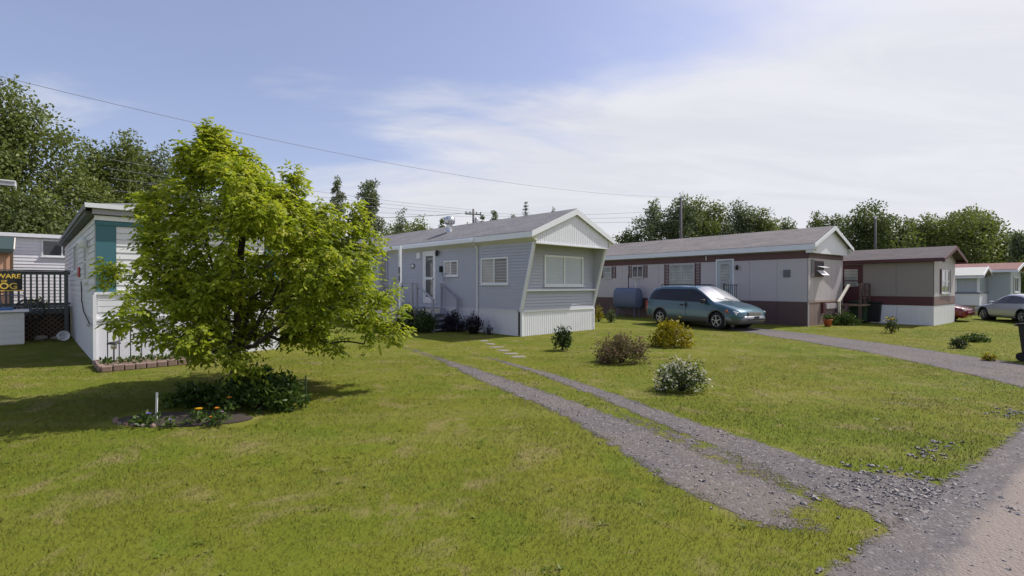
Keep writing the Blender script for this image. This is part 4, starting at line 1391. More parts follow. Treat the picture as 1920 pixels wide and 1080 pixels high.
# ------------------------------------------------------------------ vehicles
def loft_car(label, loc, rz, table, paint, wheels, wr, ws, rg, glassx, clad, name='parked_car', cat='car', plx=(), hl=None, tail=None, trim=None, wtype=5):
    """table rows: x, wmid, zbot, zclad, zmid, zbelt, wbelt, zwt, wwt, zedge, wedge, zctr (x from the nose back)"""
    car = thing(name, label, cat, loc, rz)
    T = np.array(table, float)
    xk = T[:, 0]
    xs_ = np.unique(np.round(np.concatenate([np.arange(xk[0], xk[-1], .045), xk, [ws[0], ws[1], rg[0], rg[1], *glassx]]), 4))
    xs_ = xs_[(xs_ >= xk[0]) & (xs_ <= xk[-1])]

    def interp(c):
        y_ = T[:, c]
        m_ = np.gradient(y_, xk)
        # monotone-ish cubic hermite
        for i in range(len(xk) - 1):
            if y_[i] == y_[i + 1]: m_[i] = m_[i + 1] = 0
        i = np.clip(np.searchsorted(xk, xs_, 'right') - 1, 0, len(xk) - 2)
        h__ = xk[i + 1] - xk[i]
        t_ = (xs_ - xk[i]) / h__
        return (2 * t_ ** 3 - 3 * t_ ** 2 + 1) * y_[i] + (t_ ** 3 - 2 * t_ ** 2 + t_) * h__ * m_[i] + (-2 * t_ ** 3 + 3 * t_ ** 2) * y_[i + 1] + (t_ ** 3 - t_ ** 2) * h__ * m_[i + 1]
    wmid, zbot, zcl, zmid, zbelt, wbelt, zwt, wwt, zed, wed, zc = [interp(c) for c in range(1, 12)]
    # key ring points (y,z) with sub-steps per interval
    keys = [(wmid * .0, zbot), (wmid * .86, zbot), (wmid * .975, zbot + (zcl - zbot) * .45), (wmid * 1.0, zcl), (wmid * 1.005, zmid), (wbelt, zbelt), (wwt, zwt), (wed, zed), (wed * .62, zed + (zc - zed) * .72), (wed * 0, zc)]
    sub = [1, 2, 2, 5, 5, 6, 2, 3, 3]
    ringY, ringZ, ringK = [], [], []
    for i, nsub in enumerate(sub):
        for j in range(nsub):
            q = j / nsub
            ringY.append(keys[i][0] * (1 - q) + keys[i + 1][0] * q)
            ringZ.append(keys[i][1] * (1 - q) + keys[i + 1][1] * q)
            ringK.append(i)
    ringY.append(keys[-1][0]); ringZ.append(keys[-1][1])
    RY, RZ = np.stack(ringY, 1), np.stack(ringZ, 1)          # (nx, nr)
    nx__, nr = RY.shape
    # bulge the flanks a little
    groups = {}
    Vall = []
    for side in (1, -1):
        Vall.append(np.stack([np.repeat(xs_[:, None], nr, 1), side * RY, RZ], -1).reshape(-1, 3))
    Vall = np.concatenate(Vall)
    xm = (xs_[:-1] + xs_[1:]) / 2
    for si in (0, 1):
        off = si * nx__ * nr
        for i in range(nx__ - 1):
            for j in range(nr - 1):
                k = ringK[j]
                zcn = (RZ[i, j] + RZ[i + 1, j] + RZ[i, j + 1] + RZ[i + 1, j + 1]) / 4
                if k < 5 and any((xm[i] - wx) ** 2 + (zcn - wr) ** 2 < (wr * 1.20) ** 2 for wx in wheels) and RY[i, j] > .5 * wmid[i]:
                    continue
                g = 'body'
                if k <= 2: g = 'lower_cladding' if clad else 'body'
                if k == 5 and glassx[0] < xm[i] < glassx[-1]:
                    g = 'side_window%d' % si
                    if any(a < xm[i] < b_ for a, b_ in plx): g = 'pillar'
                if k >= 7 and ws[0] < xm[i] < ws[1]: g = 'windshield'
                if k >= 7 and rg[0] < xm[i] < rg[1]: g = 'rear_window'
                a = off + i * nr + j
                q = (a, a + nr, a + nr + 1, a + 1)
                groups.setdefault(g, []).append(q if si == 0 else q[::-1])
    # end caps
    for i in (0, nx__ - 1):
        a, b_ = i * nr, nx__ * nr + i * nr
        for j in range(nr - 1):
            groups['body'].append((a + j, b_ + j, b_ + j + 1, a + j + 1) if i else (a + j + 1, b_ + j + 1, b_ + j, a + j))
    mats = {'body': paint, 'lower_cladding': clad or paint, 'windshield': g_ws, 'rear_window': g_car, 'pillar': m_black}
    body = None
    for g, fl in sorted(groups.items()):
        fa = np.array(fl)
        used, inv = np.unique(fa, return_inverse=True)
        o = np_mesh(g.rstrip('01'), Vall[used], inv.reshape(-1, 4), mats.get(g, g_car), car, smooth=True)
    zl = lambda x, c: float(np.interp(x, xs_, c))
    # wheel arches and wheels
    for wx in wheels:
        for s_ in (1, -1):
            yo = s_ * zl(wx, wmid)
            mb = MB()
            arc = [(wx + wr * 1.22 * math.cos(a), yo * .995, wr + wr * 1.22 * math.sin(a)) for a in np.linspace(R(-25), R(205), 18)]
            mb.tube(arc, .035, 6).build('wheel_arch', clad or m_black, car, True)
            MB().lathe([(wr * 1.2, yo * .55), (wr * 1.2, yo * .56)], 20, (wx, 0, wr), 'y').build('wheel_well', m_dark, car)
            y0_, y1_ = yo * .72, yo * .985
            wv = MB().lathe([(wr * .6, y0_), (wr * .96, y0_), (wr, y0_ + (y1_ - y0_) * .15), (wr, y0_ + (y1_ - y0_) * .85), (wr * .95, y1_), (wr * .66, y1_ * 1.004)], 28, (wx, 0, wr), 'y').build('wheel', m_rubber, car, True)
            MB().lathe([(wr * .64, yo * .93), (wr * .65, yo * 1.0), (wr * .60, yo * 1.0), (wr * .56, yo * .955), (wr * .1, yo * .95)], 24, (wx, 0, wr), 'y').build('rim', M('dark rim', (.42, .42, .44), .4, metal=.4), wv, True)
            for k in range(wtype):
                a = 2 * math.pi * k / wtype + .3
                MB().bar((wx + .03 * math.cos(a), yo * .985, wr + .03 * math.sin(a)), (wx + wr * .62 * math.cos(a), yo * .99, wr + wr * .62 * math.sin(a)), .02, .085 * wr / .33, (0, 1, 0) if True else None).build('spoke', M('alloy', (.62, .62, .66), .28, metal=.7), wv)
            MB().lathe([(.055, yo * .96), (.05, yo * 1.0), (.02, yo * 1.008)], 14, (wx, 0, wr), 'y').build('hub_cap', MATS['alloy'], wv, True)
    return car, zl, dict(xs=xs_, wmid=wmid, zbelt=zbelt, wbelt=wbelt, zc=zc, zed=zed, wed=wed, zwt=zwt, wwt=wwt)


def car_paint(name, col, flake=.5):
    m = M(name, col, .28, .03, 3, coat=1.0, dirt=.05)
    m.node_tree.nodes['Principled BSDF'].inputs['Metallic'].default_value = flake
    return m


teal = car_paint('teal green metallic paint', (.036, .108, .150), .40)
VAN = [
    # x   wmid zbot zclad zmid zbelt wbelt zwt  wwt  zed  wed  zc
    (0.00, .62, .36, .46, .52, .60, .60, .63, .57, .65, .54, .67),
    (0.06, .78, .28, .46, .55, .66, .74, .69, .70, .71, .66, .74),
    (0.20, .89, .24, .46, .60, .74, .83, .77, .79, .79, .74, .83),
    (0.50, .95, .22, .46, .66, .85, .88, .88, .83, .90, .78, .94),
    (0.90, .97, .22, .46, .70, .95, .90, .98, .86, 1.00, .81, 1.04),
    (1.20, .98, .22, .46, .72, 1.00, .91, 1.03, .88, 1.06, .83, 1.11),
    (1.50, .99, .22, .46, .73, 1.03, .92, 1.19, .85, 1.24, .82, 1.33),
    (1.90, .99, .22, .46, .74, 1.05, .93, 1.42, .79, 1.48, .76, 1.58),
    (2.20, .99, .22, .46, .74, 1.06, .93, 1.54, .76, 1.61, .72, 1.70),
    (2.80, .99, .22, .46, .74, 1.07, .93, 1.58, .75, 1.66, .70, 1.75),
    (3.70, .99, .22, .46, .74, 1.09, .93, 1.58, .75, 1.67, .70, 1.76),
    (4.35, .98, .24, .46, .74, 1.11, .92, 1.55, .74, 1.64, .69, 1.73),
    (4.70, .96, .26, .46, .74, 1.12, .90, 1.45, .73, 1.55, .68, 1.63),
    (4.90, .93, .30, .46, .72, 1.12, .87, 1.24, .77, 1.32, .70, 1.38),
    (5.02, .86, .36, .46, .68, 1.00, .80, 1.04, .76, 1.07, .70, 1.09)]
VLOC, VDIR = (9.12, 18.85, 0), Vector((.50, -.866))
van_rz = math.atan2(-VDIR.y, -VDIR.x)
van, zl, vd = loft_car('teal green minivan parked nose out in front of the pale pinkish trailer', VLOC, van_rz, VAN, teal, (1.02, 4.05), .345, (1.22, 2.18), (9, 9.1), (1.52, 2.52, 2.62, 3.62, 3.70, 4.82),
                      M('dark grey cladding', (.085, .088, .090), .6), 'parked_minivan', 'minivan', plx=((2.52, 2.62),))
van.scale = (.94, .96, .98)
for s_ in (1, -1):
    # headlight, indicator, mirror, handles, roof rail, door seams
    MB().prism([(.10, .70), (.16, .60), (.50, .68), (.56, .80), (.30, .77)], s_ * .70, s_ * .88, 'y').build('headlight', M('headlight glass', (.72, .74, .80), .12, metal=.3), van)
    MB().prism([(.44, .68), (.62, .70), (.64, .76), (.55, .80)], s_ * .80, s_ * .965, 'y').build('indicator', m_orange, van)
    mr = MB().box(1.52, 1.72, s_ * .96, s_ * 1.16, 1.02, 1.18).build('mirror', m_black, van, bevel=.04)
    for x_ in (2.50, 2.74):
        MB().box(x_, x_ + .16, s_ * .975, s_ * 1.01, .90, .95).build('door_handle', m_black, van, bevel=.01)
    MB().tube([(2.35, s_ * .62, 1.70), (2.5, s_ * .62, 1.765), (4.2, s_ * .61, 1.775), (4.35, s_ * .61, 1.72)], .018, 8).build('roof_rail', m_black, van, True)
    MB().prism([(4.86, .62), (5.0, .62), (4.98, 1.04), (4.88, 1.04)], s_ * .80, s_ * .93, 'y').build('tail_light', M('red lens', (.30, .02, .02), .2), van)
    MB().box(2.575, 2.585, s_ * .96, s_ * 1.0, .46, 1.06).build('door_seam', m_black, van)
MB().box(-.02, .14, -.42, .42, .56, .70).build('grille', m_black, van, bevel=.02)
for z_ in (.585, .625, .665):
    MB().box(-.035, -.021, -.40, .40, z_, z_ + .018).build('grille_bar', MATS['alloy'], van)
MB().box(-.04, -.021, -.012, .012, .57, .69).build('grille_bar', MATS['alloy'], van)
for nm, y0_, z0_, z1_ in (('bumper', .80, .36, .56),):
    v = []
    prof = [(-.08, 0), (-.07, .35), (-.02, .62), (.10, .80), (.34, .93), (.62, .985)]
    pts_ = [(x, -y) for x, y in prof[::-1]] + prof[1:]
    for x, y in pts_:
        v += [(x, y, z0_), (x - .02, y, (z0_ + z1_) / 2), (x + .03, y * .985, z1_), (x + .14, y * .9, z1_), (x + .14, y * .9, z0_)]
    f_ = [(5 * i + k, 5 * i + (k + 1) % 5, 5 * i + 5 + (k + 1) % 5, 5 * i + 5 + k) for i in range(len(pts_) - 1) for k in range(5)]
    MB().add(v, f_).build('bumper', M('bumper paint', (.18, .19, .22), .4, coat=.6), van, True)
MB().box(-.105, -.085, -.52, .52, .40, .455).build('air_intake', m_black, van)
MB().box(-.115, -.10, -.15, .15, .47, .55).build('licence_plate', m_dark, van)
for s_ in (.1, .55):
    MB().bar((1.20, s_ - .45, 1.135), (1.36, s_, 1.22), .02, .015).build('wiper', m_black, van)

SEDAN = [
    (0.00, .55, .34, .42, .48, .55, .53, .57, .5, .58, .47, .60),
    (0.08, .74, .24, .42, .51, .61, .70, .63, .66, .64, .6, .66),
    (0.35, .84, .20, .42, .56, .70, .79, .72, .74, .73, .7, .76),
    (1.05, .88, .20, .42, .60, .82, .82, .84, .78, .85, .73, .88),
    (1.35, .89, .20, .42, .62, .87, .83, .89, .79, .91, .75, .94),
    (1.60, .89, .20, .42, .63, .89, .83, .99, .76, 1.02, .73, 1.07),
    (2.00, .89, .20, .42, .63, .91, .83, 1.20, .68, 1.25, .65, 1.31),
    (2.35, .89, .20, .42, .63, .92, .83, 1.30, .64, 1.36, .60, 1.41),
    (2.85, .89, .20, .42, .63, .93, .83, 1.31, .64, 1.37, .59, 1.42),
    (3.35, .89, .20, .42, .63, .94, .83, 1.24, .66, 1.30, .61, 1.36),
    (3.85, .88, .22, .42, .63, .96, .82, 1.05, .74, 1.09, .70, 1.12),
    (4.05, .87, .22, .42, .62, .96, .81, .98, .76, 1.0, .72, 1.02),
    (4.45, .82, .26, .42, .60, .93, .77, .95, .72, .96, .68, .98),
    (4.62, .70, .36, .45, .56, .80, .66, .82, .62, .83, .58, .85)]
silver = car_paint('silver metallic paint', (.46, .48, .53), .25)
redp = car_paint('maroon car paint', (.20, .012, .025), .1)


def sedan(label, loc, rz, paint):
    c_, zl_, d_ = loft_car(label, loc, rz, SEDAN, paint, (.90, 3.62), .315, (1.36, 2.33), (3.37, 4.04), (1.5, 2.5, 2.58, 3.7), None, 'parked_sedan', 'car', plx=((2.5, 2.58),))
    for s_ in (1, -1):
        MB().prism([(.05, .56), (.30, .62), (.40, .70), (.12, .65)], s_ * .58, s_ * .80, 'y').build('headlight', MATS['headlight glass'], c_)
        MB().box(1.58, 1.74, s_ * .86, s_ * 1.02, .90, 1.02).build('mirror', paint, c_, bevel=.03)
        MB().prism([(4.45, .70), (4.60, .68), (4.56, .88), (4.46, .90)], s_ * .50, s_ * .76, 'y').build('tail_light', MATS['red lens'], c_)
    MB().box(-.03, .05, -.6, .6, .36, .50).build('bumper', paint, c_, bevel=.03)
    c_.scale = (.95, .95, .93)
    return c_


sedan('silver sedan parked side on at the right edge beyond the lawn', (24.22, 25.3, 0), math.atan2(-.968, -.25), silver)
nose = Vector((DO[0] + 4.60 * math.cos(DA) + .42 * math.sin(DA), DO[1] + 4.60 * math.sin(DA) - .42 * math.cos(DA), 0))
sedan('maroon sedan mostly hidden beside the taupe trailer', nose, DA + R(90), redp)

# ------------------------------------------------------------------ poles and lines
def pole(label, loc, h, r=.14, arm=0):
    p = thing('utility_pole', label, 'utility pole', loc, R(20))
    MB().tube([(0, 0, 0), (0, 0, h * .5), (0, 0, h)], [r, r * .85, r * .7], 10).build('shaft', m_pole, p, True)
    if arm:
        MB().box(-arm, arm, -.06, .06, h - .55, h - .43).build('cross_arm', m_pole, p)
        for x_ in (-arm * .9, -arm * .4, arm * .4, arm * .9):
            MB().lathe([(.02, 0), (.06, .04), (.05, .1), (.06, .16), (.02, .2)], 8, (x_, 0, h - .43)).build('insulator', m_tank, p)
        MB().lathe([(.14, 0), (.17, .05), (.17, .6), (.14, .66)], 12, (.3, 0, h - 1.5)).build('transformer', m_galv, p, True)
    else:
        MB().lathe([(.05, 0), (.09, .05), (.08, .2), (.03, .26)], 8, (0, 0, h)).build('pole_cap', m_galv, p)
    return p


pole('bare grey utility pole behind the brown banded trailer roof', (14.0, 41.6, 0), 8.9)
pole('utility pole with crossarm and transformer behind the middle mobile home roof', (-3.7, 48, 0), 9.0, .13, .8)
pole('thin utility pole among the dark trees behind the taupe trailer', (32.6, 45, 0), 7.6, .12)


def wire(label, a, b_, sag, r=.014):
    a, b_ = Vector(a), Vector(b_)
    pts_ = []
    for i in range(33):
        t_ = i / 32
        p = a.lerp(b_, t_)
        p.z -= sag * 4 * t_ * (1 - t_)
        pts_.append(p)
    o = MB().tube(pts_, r, 5).build('power_line', m_wire)
    tag(o, label, 'power line', 'overhead power lines')


wire('long thin wire sweeping down across the sky to the bare utility pole', (-20.94, 15.73, 9.5), (14.0, 41.6, 9.0), 1.19, .010)
for k, (dz_, lb) in enumerate(((.2, 'topmost'), (-.15, 'second highest'), (-.5, 'third highest'), (-.95, 'lowest'))):
    wire(lb + ' of the wires running left from the crossarm pole', (-24.0, 30.0, 8.9 + dz_ * 1.6), (-3.7 + .3 * k, 48, 8.8 + dz_ * .6), .25, .012)
for k, (dz_, lb) in enumerate(((0, 'upper'), (-.45, 'middle'), (-.9, 'lower'))):
    wire(lb + ' wire of the three between the crossarm pole and the bare pole', (-3.7, 48, 8.7 + dz_ * .5), (14.0, 41.6, 8.0 + dz_), .35, .010)
wire('short service wire dropping left from the crossarm pole', (-12.6, 44, 7.6), (-3.7, 48, 8.7), .1, .022)

# ------------------------------------------------------------------ vegetation
def leaf_cloud(P0, size, tint, up=.35, aspect=.5, droop=0.0, outward=None):
    """rhombic leaf faces at P0 (n,3)"""
    n = len(P0)
    d = RNG.normal(0, 1, (n, 3))
    if outward is not None:
        d = d * .7 + outward * 1.0
    d[:, 2] += up
    d[:, 2] -= droop
    d /= np.linalg.norm(d, axis=1)[:, None]
    r = RNG.normal(0, 1, (n, 3))
    s = np.cross(d, r)
    s /= np.linalg.norm(s, axis=1)[:, None] + 1e-9
    sz_ = (np.asarray(size) * RNG.uniform(.65, 1.3, n))[:, None]
    q = .42
    V = np.stack([P0, P0 + d * sz_ * q + s * sz_ * aspect / 2, P0 + d * sz_, P0 + d * sz_ * q - s * sz_ * aspect / 2], 1).reshape(-1, 3)
    F = np.arange(4 * n).reshape(-1, 4)
    return V, F, tint


lm_far = [leaf_mat('dark green foliage', (.068, .090, .036), (.115, .145, .054), (.168, .198, .078)),
          leaf_mat('mid green foliage', (.100, .128, .042), (.162, .195, .062), (.222, .252, .090)),
          leaf_mat('grey green foliage', (.098, .122, .072), (.150, .180, .102), (.205, .235, .138)),
          leaf_mat('conifer needles', (.012, .026, .014), (.024, .044, .022), (.045, .070, .032))]


def bg_tree(label, x, y, h, r, mat, kind='round', leaf=.30, n=5200, base=.18, name='leafy_tree', group=None, seedtop=True):
    t_ = thing(name, label, 'tree', (x, y, 0), RNG.uniform(0, 6.28), group)
    lean = RNG.normal(0, .02 * h, 2)
    trunk = MB()
    top = np.array((lean[0], lean[1], h * .93))
    rt = max(.06, h * .013)
    ax = lambda q: np.array((lean[0] * q * q, lean[1] * q * q, h * .93 * q))
    trunk.tube([ax(q) for q in (0, .2, .4, .6, .8, 1)], [rt, rt * .85, rt * .68, rt * .5, rt * .3, rt * .1], 7)
    clumps = []
    if kind == 'spruce':
        k = 26
        for i in range(k):
            q = base * .5 + (1 - base * .5) * i / k
            rr = r * (1 - q) * 1.05 + .06
            m_ = max(4, int(9 * (1 - q) + 3))
            for j in range(m_):
                a = 6.283 * j / m_ + i * 1.3 + RNG.normal(0, .2)
                for q2 in (.35, .65, .95):
                    clumps.append((ax(q)[0] + math.cos(a) * rr * q2, ax(q)[1] + math.sin(a) * rr * q2, h * q - rr * q2 * .25, .22 * r * (1 - q) + .08))
    else:
        nb = {'round': 16, 'poplar': 20, 'sparse': 13}[kind]
        for i in range(nb):
            q = base + (1 - base) * ((i + RNG.random()) / nb)
            if kind == 'poplar': env = r * (.55 + .45 * math.sin(math.pi * min(1, (q - base) / (1 - base) * .9 + .12))) * (1 if q < .8 else (1.02 - q) / .22)
            elif kind == 'sparse': env = r * max(.18, 1.05 - q) * 1.15
            else: env = r * math.sqrt(max(.05, 1 - ((q - (base + .95) / 2) / ((1.12 - base) / 2)) ** 2))
            a = i * 2.4 + RNG.normal(0, .4)
            p0 = ax(max(.05, q - .22))
            p1 = ax(q) + np.array((math.cos(a) * env * .85, math.sin(a) * env * .85, h * .03 + (h * .04 if kind != 'round' else 0)))
            p1[2] = min(p1[2], h * .97)
            mid_ = (p0 + p1) / 2 + np.array((0, 0, -.02 * h))
            trunk.tube([p0, mid_, p1], [rt * .35, rt * .24, rt * .07], 5)
            for q2 in np.linspace(.35, 1.0, 5):
                pc = p0 * (1 - q2) + p1 * q2 if q2 > .5 else p0 * (1 - q2) + mid_ * q2
                clumps.append((*(pc + RNG.normal(0, .10 * r, 3)), r * (.26 + .14 * RNG.random()) * (1 if kind != 'sparse' else .62)))
            clumps.append((*(p1 + np.array((0, 0, .25 * r))), r * .2))
        for i in range(5):
            q = .80 + .04 * i
            clumps.append((*(ax(q) + RNG.normal(0, .12 * r, 3)), r * .22))
        clumps.append((ax(1)[0], ax(1)[1], h * .97, r * .12))
    trunk.build('trunk', m_barkg, t_, True)
    n, leaf = int(n * 2.6), leaf * .74
    C_ = np.array(clumps)
    w = C_[:, 3] ** 1.6
    ci = RNG.choice(len(C_), n, p=w / w.sum())
    g = RNG.normal(0, 1, (n, 3))
    g /= np.linalg.norm(g, axis=1)[:, None]
    rad = RNG.random(n) ** .55
    P0 = C_[ci, :3] + g * (rad * C_[ci, 3] * 1.25)[:, None] * np.array((1.1, 1.1, .8))
    P0[:, 2] = np.maximum(P0[:, 2], .1)
    clt = RNG.uniform(-.22, .22, len(C_))
    tint = np.clip(.42 + clt[ci] + RNG.normal(0, .14, n), 0, 1)
    if kind == 'spruce':
        V, F, tt = leaf_cloud(P0, np.full(n, leaf), tint, up=-.2, aspect=.28)
    else:
        V, F, tt = leaf_cloud(P0, np.full(n, leaf), tint, up=.0, aspect=.62, outward=g * .6)
    o = np_mesh('crown', V, F, mat, t_, tint=tt)
    o['kind'] = 'stuff'
    return t_


D0, D1, D2, D3 = lm_far
left = 'trees at the left behind the white trailers'
bg_tree('tallest dark leafy tree, cut off by the left edge', -29.4, 30, 13.0, 3.3, D1, 'poplar', .30, 11000, .10, group=left)
bg_tree('dense dark tree low at the left edge below the canopy corner', -32.8, 29, 10.5, 3.4, D0, 'round', .30, 7000, .08, group=left)
bg_tree('leafy tree just right of the tallest left tree', -28.6, 34.5, 10.9, 2.6, D1, 'poplar', .28, 7000, .10, group=left)
bg_tree('slender pointed tree above the white trailer with teal panel', -27.6, 36, 12.2, 2.3, D1, 'poplar', .28, 6500, .10, group=left)
bg_tree('bushy tree between the pointed tree and the bright leafy tree', -26.6, 38, 11.6, 2.6, D2, 'poplar', .28, 6500, .10, group=left)
bg_tree('tree mostly hidden behind the crown of the bright leafy tree', -23.5, 41, 10.8, 2.8, D1, 'round', .3, 6000, .12, group=left)
bg_tree('low bushy tree behind the white lap sided trailer', -26.8, 28.5, 6.3, 2.4, D0, 'round', .28, 5500, .04, group=left)
bg_tree('low dark thicket tree left of the deck behind the peach shed', -31.0, 27, 6.6, 2.6, D0, 'round', .28, 5500, .04, group=left)
midg = 'trees behind the middle mobile home'
bg_tree('thin pointed tree just right of the bright leafy crown', -15.5, 45, 11.2, 1.3, D2, 'sparse', .26, 1900, .25, group=midg)
bg_tree('tall ragged grey green tree left of the roof vent', -12.8, 45, 11.0, 2.1, D2, 'sparse', .28, 3800, .15, group=midg)
bg_tree('bare looking wispy tree beside the ragged grey green tree', -11.2, 50, 9.2, 1.3, D2, 'sparse', .24, 800, .25, group=midg)
bg_tree('low rounded green tree above the far roof end', -13.6, 56, 8.4, 3.0, D1, 'round', .34, 4200, .1, group=midg)
bg_tree('low rounded green tree left of the roof vent', -10.5, 60, 9.3, 2.9, D1, 'round', .34, 4200, .1, group=midg)
bg_tree('small dark tree directly behind the roof vent', -8.4, 61, 9.7, 1.0, D0, 'sparse', .3, 1400, .2, group=midg)
bg_tree('small tree right of the roof vent', -5.2, 60, 9.1, 1.3, D2, 'round', .3, 1700, .3, group=midg)
bg_tree('small dark tree just right of the crossarm pole', -3.4, 60, 10.0, 1.0, D0, 'sparse', .3, 1500, .2, group=midg)
bg_tree('pointed grey tree between the crossarm pole and the spruce', -2.1, 60, 10.7, 1.1, D2, 'sparse', .28, 1500, .2, group=midg)
bg_tree('small round tree next to the dark spruce', .1, 60, 10.2, 1.4, D0, 'round', .3, 1900, .4, group=midg)
bg_tree('dark pointed spruce standing above the middle roof', 1.65, 60, 12.0, 1.7, D3, 'spruce', .30, 4200, .3, name='spruce_tree', group=midg)
bg_tree('wispy treetop above the ridge of the middle roof', 4.8, 60, 10.9, 1.0, D2, 'sparse', .24, 700, .3, group=midg)
rg_ = 'row of trees behind the brown banded trailer'
for i, (x, y, h, r, m_, lb) in enumerate(((13.4, 56, 7.4, 1.8, D0, 'lowest tree left of the bare pole row'), (15.6, 55, 10.5, 2.1, D2, 'first tall tree of the row behind the brown banded trailer'),
                                    (18.0, 54, 10.9, 2.0, D2, 'tree directly behind the bare utility pole'), (20.3, 55, 10.7, 2.2, D1, 'tree just right of the bare utility pole'),
                                    (22.6, 56, 10.5, 2.2, D1, 'second tree right of the bare utility pole'), (24.9, 55, 10.3, 2.3, D2, 'third tree right of the bare utility pole'),
                                    (27.2, 55, 9.6, 2.0, D1, 'fourth tree right of the bare utility pole'), (29.8, 60, 8.9, 2.2, D1, 'low tree in the gap before the dark trees'),
                                    (32.6, 60, 9.1, 2.2, D2, 'second low tree in the gap before the dark trees'))):
    bg_tree(lb, x, y, h, r * 1.15, m_, 'poplar', .32, 5000, .08, group=rg_)
dg = 'dark trees behind the taupe trailer'
bg_tree('small dark tree above the gable of the brown banded trailer', 31.2, 50, 8.9, 2.0, D0, 'round', .3, 4600, .1, group=dg)
bg_tree('largest dark tree between the two gables', 34.2, 49, 9.2, 2.9, D0, 'round', .3, 7500, .08, group=dg)
bg_tree('dark tree beside the thin utility pole', 36.9, 50, 8.3, 2.2, D0, 'round', .3, 5200, .08, group=dg)
bg_tree('low pointed tree between dark and green trees', 37.6, 47.5, 7.7, 1.8, D1, 'poplar', .28, 3800, .08, group=dg)
gg = 'green trees behind the far trailer'
bg_tree('rounded green tree above the taupe trailer gable', 36.6, 44, 7.5, 2.6, D1, 'round', .28, 6500, .06, group=gg)
bg_tree('broadest green tree above the far trailer roof', 39.2, 44, 8.0, 2.9, D1, 'round', .28, 8000, .06, group=gg)
bg_tree('green tree with spiky top above the far trailer', 42.0, 45, 8.4, 2.3, D1, 'round', .28, 6000, .06, group=gg)
bg_tree('low green tree at the far trailer roof end', 43.4, 44.5, 6.0, 1.9, D1, 'round', .28, 4200, .05, group=gg)
bg_tree('thin pale tree at the right edge of the view', 37.3, 36.8, 5.4, 1.4, D2, 'sparse', .24, 2200, .1, group=gg)
bg_tree('bushy tree at the right edge beside the far trailer', 37.2, 35.0, 3.7, 1.7, D1, 'round', .24, 4000, .03, group=gg)

# ------------------------------------------------------------------ the bright box elder in front
lm_elder = leaf_mat('bright yellow green leaves', (.135, .195, .016), (.290, .345, .032), (.445, .440, .065), .50, .5)


